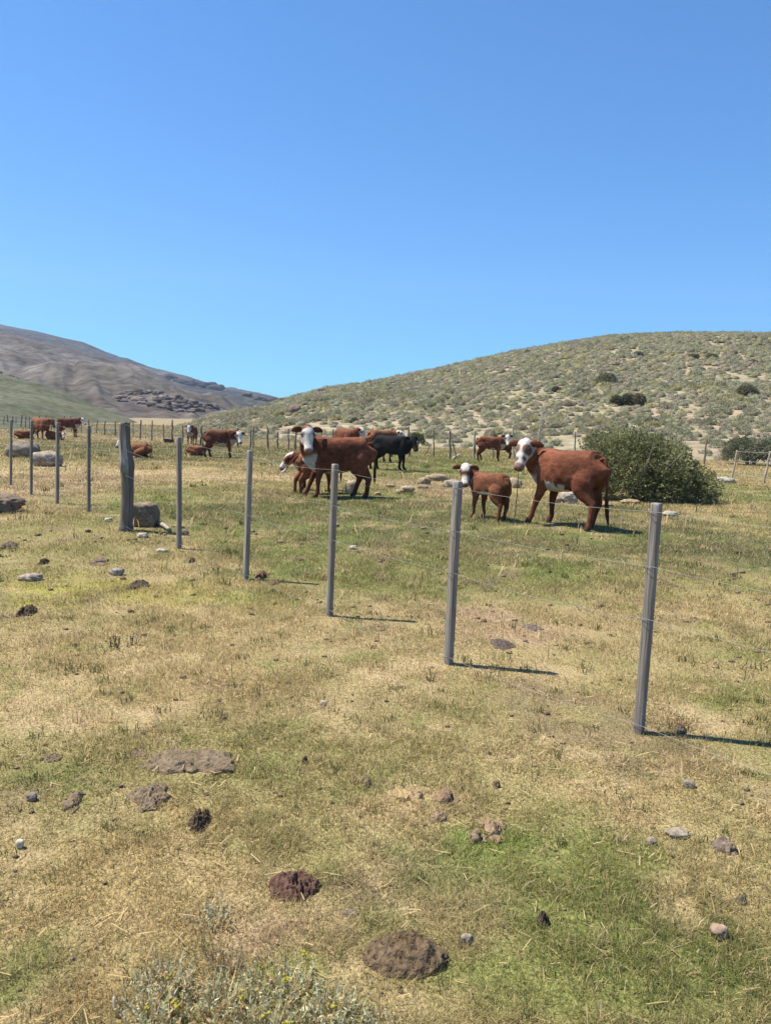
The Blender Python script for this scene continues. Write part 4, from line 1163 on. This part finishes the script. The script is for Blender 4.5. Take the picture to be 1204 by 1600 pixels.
def tufts(name, r0, r1, n, per, hk, seed, dry):
    r_ = np.random.default_rng(seed); r = r0 * (r1 / r0) ** r_.random(n); a = r_.uniform(-.6, .6, n); cx, cy = r * np.sin(a), r * np.cos(a)
    sp_ = .012 * r ** .6 * r_.uniform(.6, 1.6, n); m = per
    x = (cx[:, None] + r_.normal(0, 1, (n, m)) * sp_[:, None]).ravel(); y = (cy[:, None] + r_.normal(0, 1, (n, m)) * sp_[:, None]).ravel(); rr = np.repeat(r, m)
    h = np.repeat(hk * r ** .45 * r_.uniform(.6, 1.5, n), m) * r_.uniform(.5, 1.1, n * m); k = clear_of(x, y); x, y, rr, h = x[k], y[k], rr[k], h[k]
    c = np.repeat(np.where(r_.random((n, 1)) < dry, STRAW * 1.1, lerp(GREEN, OLIVE, r_.random((n, 1))) * .9), m, 0)[k] * r_.uniform(.7, 1.35, (len(x), 1))
    V, Fc, C = blades(x, y, h, .0011 * rr + .0008, r_, np.clip(c, .01, .9), .55, 2); o = mesh_np(name, V, Fc, M_grass, C, False); tag(o, kind='stuff')


tufts('grass_tufts', 2., 30., 600, 20, .022, 21, .35)
tufts('dry_seed_stalks', 3.5, 34., 600, 3, .045, 22, .85)
r_ = np.random.default_rng(31); n = 520; r = 1.8 * (12 / 1.8) ** r_.random(n); a = r_.uniform(-.6, .6, n); cb = MB()
for x, y in zip(r * np.sin(a), r * np.cos(a)):
    V, T = ICO[1]; s_ = .0022 * math.hypot(x, y) * r_.uniform(.5, 1.6); P = V * r_.uniform(.6, 1.3, (len(V), 1)) * (s_ * 1.4, s_, s_ * .7)
    cb.add(P + (x, y, float(gh(x, y)) + s_ * .4), None, T, lerp((.10, .07, .05), (.26, .19, .13), r_.random()))
tag(cb.build('dung_crumbs', M_dung, None, False), kind='stuff')
n = 900; r = 1.8 * (10 / 1.8) ** r_.random(n); a = r_.uniform(-.6, .6, n); x, y = r * np.sin(a), r * np.cos(a); b_ = r_.uniform(0, 6.28, n); L_ = r_.uniform(.02, .075, n); z = gh(x, y) + r_.uniform(.004, .025, n)
u = np.stack([np.cos(b_) * L_, np.sin(b_) * L_, r_.normal(0, .008, n)], 1); q = np.stack([-np.sin(b_), np.cos(b_), 0 * b_], 1) * (.0005 * r + .0003)[:, None]; c0 = np.stack([x, y, z], 1)
tag(mesh_np('straw_litter', np.stack([c0 - q, c0 + q, c0 + u + q, c0 + u - q], 1).reshape(-1, 3), np.arange(n * 4).reshape(-1, 4), M_grass, np.repeat(STRAW * r_.uniform(.9, 1.5, (n, 1)), 4, 0), False), kind='stuff')


# ------------------------------------------------------------------ herbs in the foreground
def herb(px, py, wpx, hpx, n, label, seed, c=(.47, .47, .30), flowers=0, name='grey_herb', cat='plant', wd=.0032, straw=.4):
    p = at(px, py); d = depth(p); r_ = np.random.default_rng(seed); w = wpx * d / F / 2; h = hpx * d / F * .44
    x = r_.normal(0, w * .42, n); y = r_.normal(0, w * .36, n); V = []; C = []
    for i in range(n):
        a = math.atan2(y[i], x[i]) + r_.normal(0, .6); L_ = h * r_.uniform(.5, 1.1); o_ = r_.uniform(.15, .7)
        b = np.array((x[i], y[i], -.005)); e = b + np.array((math.cos(a) * o_ * L_, math.sin(a) * o_ * L_, L_)); cc = np.array(c) * r_.uniform(.65, 1.35)
        if r_.random() < straw: cc = STRAW * r_.uniform(.8, 1.3)
        s = np.array((-math.sin(a), math.cos(a), 0)) * wd * r_.uniform(.4, .9); mid = lerp(b, e, .5) + np.array((0, 0, L_ * .1))
        V += [b - s, b + s, mid + s, mid - s, e]; C += [cc] * 5
        for t in np.linspace(.3, .95, 4):      # side leaflets
            q = lerp(b, e, t) + np.array((0, 0, L_ * .1 * (1 - abs(2 * t - 1)))); dd = r_.normal(0, 1, 3); dd[2] = abs(dd[2]) * .7 + .3; dd /= np.linalg.norm(dd); l2 = L_ * r_.uniform(.14, .3); s2 = np.cross(dd, r_.normal(size=3)); s2 /= np.linalg.norm(s2); s2 *= wd * .55
            V += [q - s2, q + s2, q + dd * l2 * .6 + s2, q + dd * l2 * .6 - s2, q + dd * l2]; C += [cc * r_.uniform(.8, 1.25)] * 5
    V = np.array(V); i = np.arange(len(V) // 5) * 5
    root = empty(name, p); tag(root, label, cat)
    mesh_np('foliage', V, [np.stack([i, i + 1, i + 2, i + 3], 1), np.stack([i + 3, i + 2, i + 4], 1)], M_grass, np.array(C), False, root)
    n_f = flowers
    for _ in range(n_f):
        fx, fy, fz = r_.normal(0, w * .4), r_.normal(0, w * .3), h * r_.uniform(.75, 1.1); b = MB()
        for _k in range(5):
            Vi, Ti = ICO[1]; b.add(Vi * r_.uniform(.003, .0065) + (fx, fy, fz) + r_.normal(0, .007, 3) * (1, 1, .5), None, Ti, np.array((.42, .37, .06)) * r_.uniform(.8, 1.2))
        V_, Q_, T_ = loft([(fx, fy, 0), (fx, fy, fz)], .001, .001, up=(0, 1, 0), n=4); b.add(V_, Q_, T_, (.16, .18, .08)); b.build('flower', M_leaf, root)
    return root


herb(338, 1440, 70, 52, 90, 'grey-green herb tuft standing alone on the bare turf', 501)
herb(262, 1545, 110, 70, 170, 'pale grey herb clump at the upper left of the bottom herbs', 502, flowers=1)
herb(345, 1572, 120, 70, 170, 'grey herb clump at the bottom, second from the left', 503, flowers=1)
herb(440, 1552, 120, 66, 170, 'grey herb clump with yellow flowers left of the round dung pat', 504, flowers=4)
herb(520, 1590, 110, 70, 170, 'grey-green herb clump below the round dung pat', 505, flowers=1)
herb(232, 1600, 110, 70, 170, 'grey herb clump with yellow flower heads at the bottom left', 506, flowers=3)
herb(420, 1618, 130, 80, 170, 'grey herb clump cut by the bottom edge of the picture', 507, flowers=2)
herb(590, 1600, 70, 46, 60, 'thin grey herb clump at the bottom below the dung pat', 508)
herb(350, 1510, 90, 48, 70, 'low straw-coloured herb clump above the bottom herbs', 509, c=(.26, .22, .15), straw=.5)
herb(492, 902, 70, 30, 200, 'light green grass tuft left of the third nearest post', 510, c=(.36, .36, .15), name='grass_tuft', cat='grass tuft', wd=.007)
herb(185, 1012, 60, 40, 24, 'sparse dark dry weed stems on the dry turf at left', 511, c=(.075, .075, .045), name='dry_weed', cat='weed', wd=.006, straw=0)
herb(1065, 1130, 60, 26, 90, 'pale straw tuft right of the foot of the nearest post', 512, c=(.36, .27, .14), name='straw_tuft', cat='grass tuft', wd=.004, straw=.8)
p = at(183, 1590); b = MB()
V, Q, T = loft(crom([(0, 0, .01), (-.006, 0, .03), (-.012, .01, .055)], 4), [.004] * 8 + [.002], [.004] * 8 + [.002], up=(0, 1, 0), n=6); b.add(V, Q, T, (.6, .55, .42))
o = b.build('straw', M_grass); o.location = p; tag(o, 'single whitish piece of straw at the bottom left edge', 'straw')

# ------------------------------------------------------------------ haze
hb = bmesh.new(); bmesh.ops.create_cube(hb, size=1.0)
for v in hb.verts: v.co = Vector((v.co.x * 4800, v.co.y * 4800, v.co.z * 420 + 200))
hm = bpy.data.meshes.new('haze'); hb.to_mesh(hm); hb.free()
M_haze = bpy.data.materials.new('haze'); M_haze.use_nodes = True; hn = M_haze.node_tree
hn.nodes.remove(hn.nodes['Principled BSDF'])
pv = hn.nodes.new('ShaderNodeVolumePrincipled'); pv.inputs['Color'].default_value = (.62, .76, 1.0, 1); pv.inputs['Density'].default_value = .00018; pv.inputs['Anisotropy'].default_value = .2
hn.links.new(pv.outputs[0], hn.nodes['Material Output'].inputs['Volume'])
hm.materials.append(M_haze)
ho = bpy.data.objects.new('haze', hm); COL.objects.link(ho); tag(ho, kind='stuff')
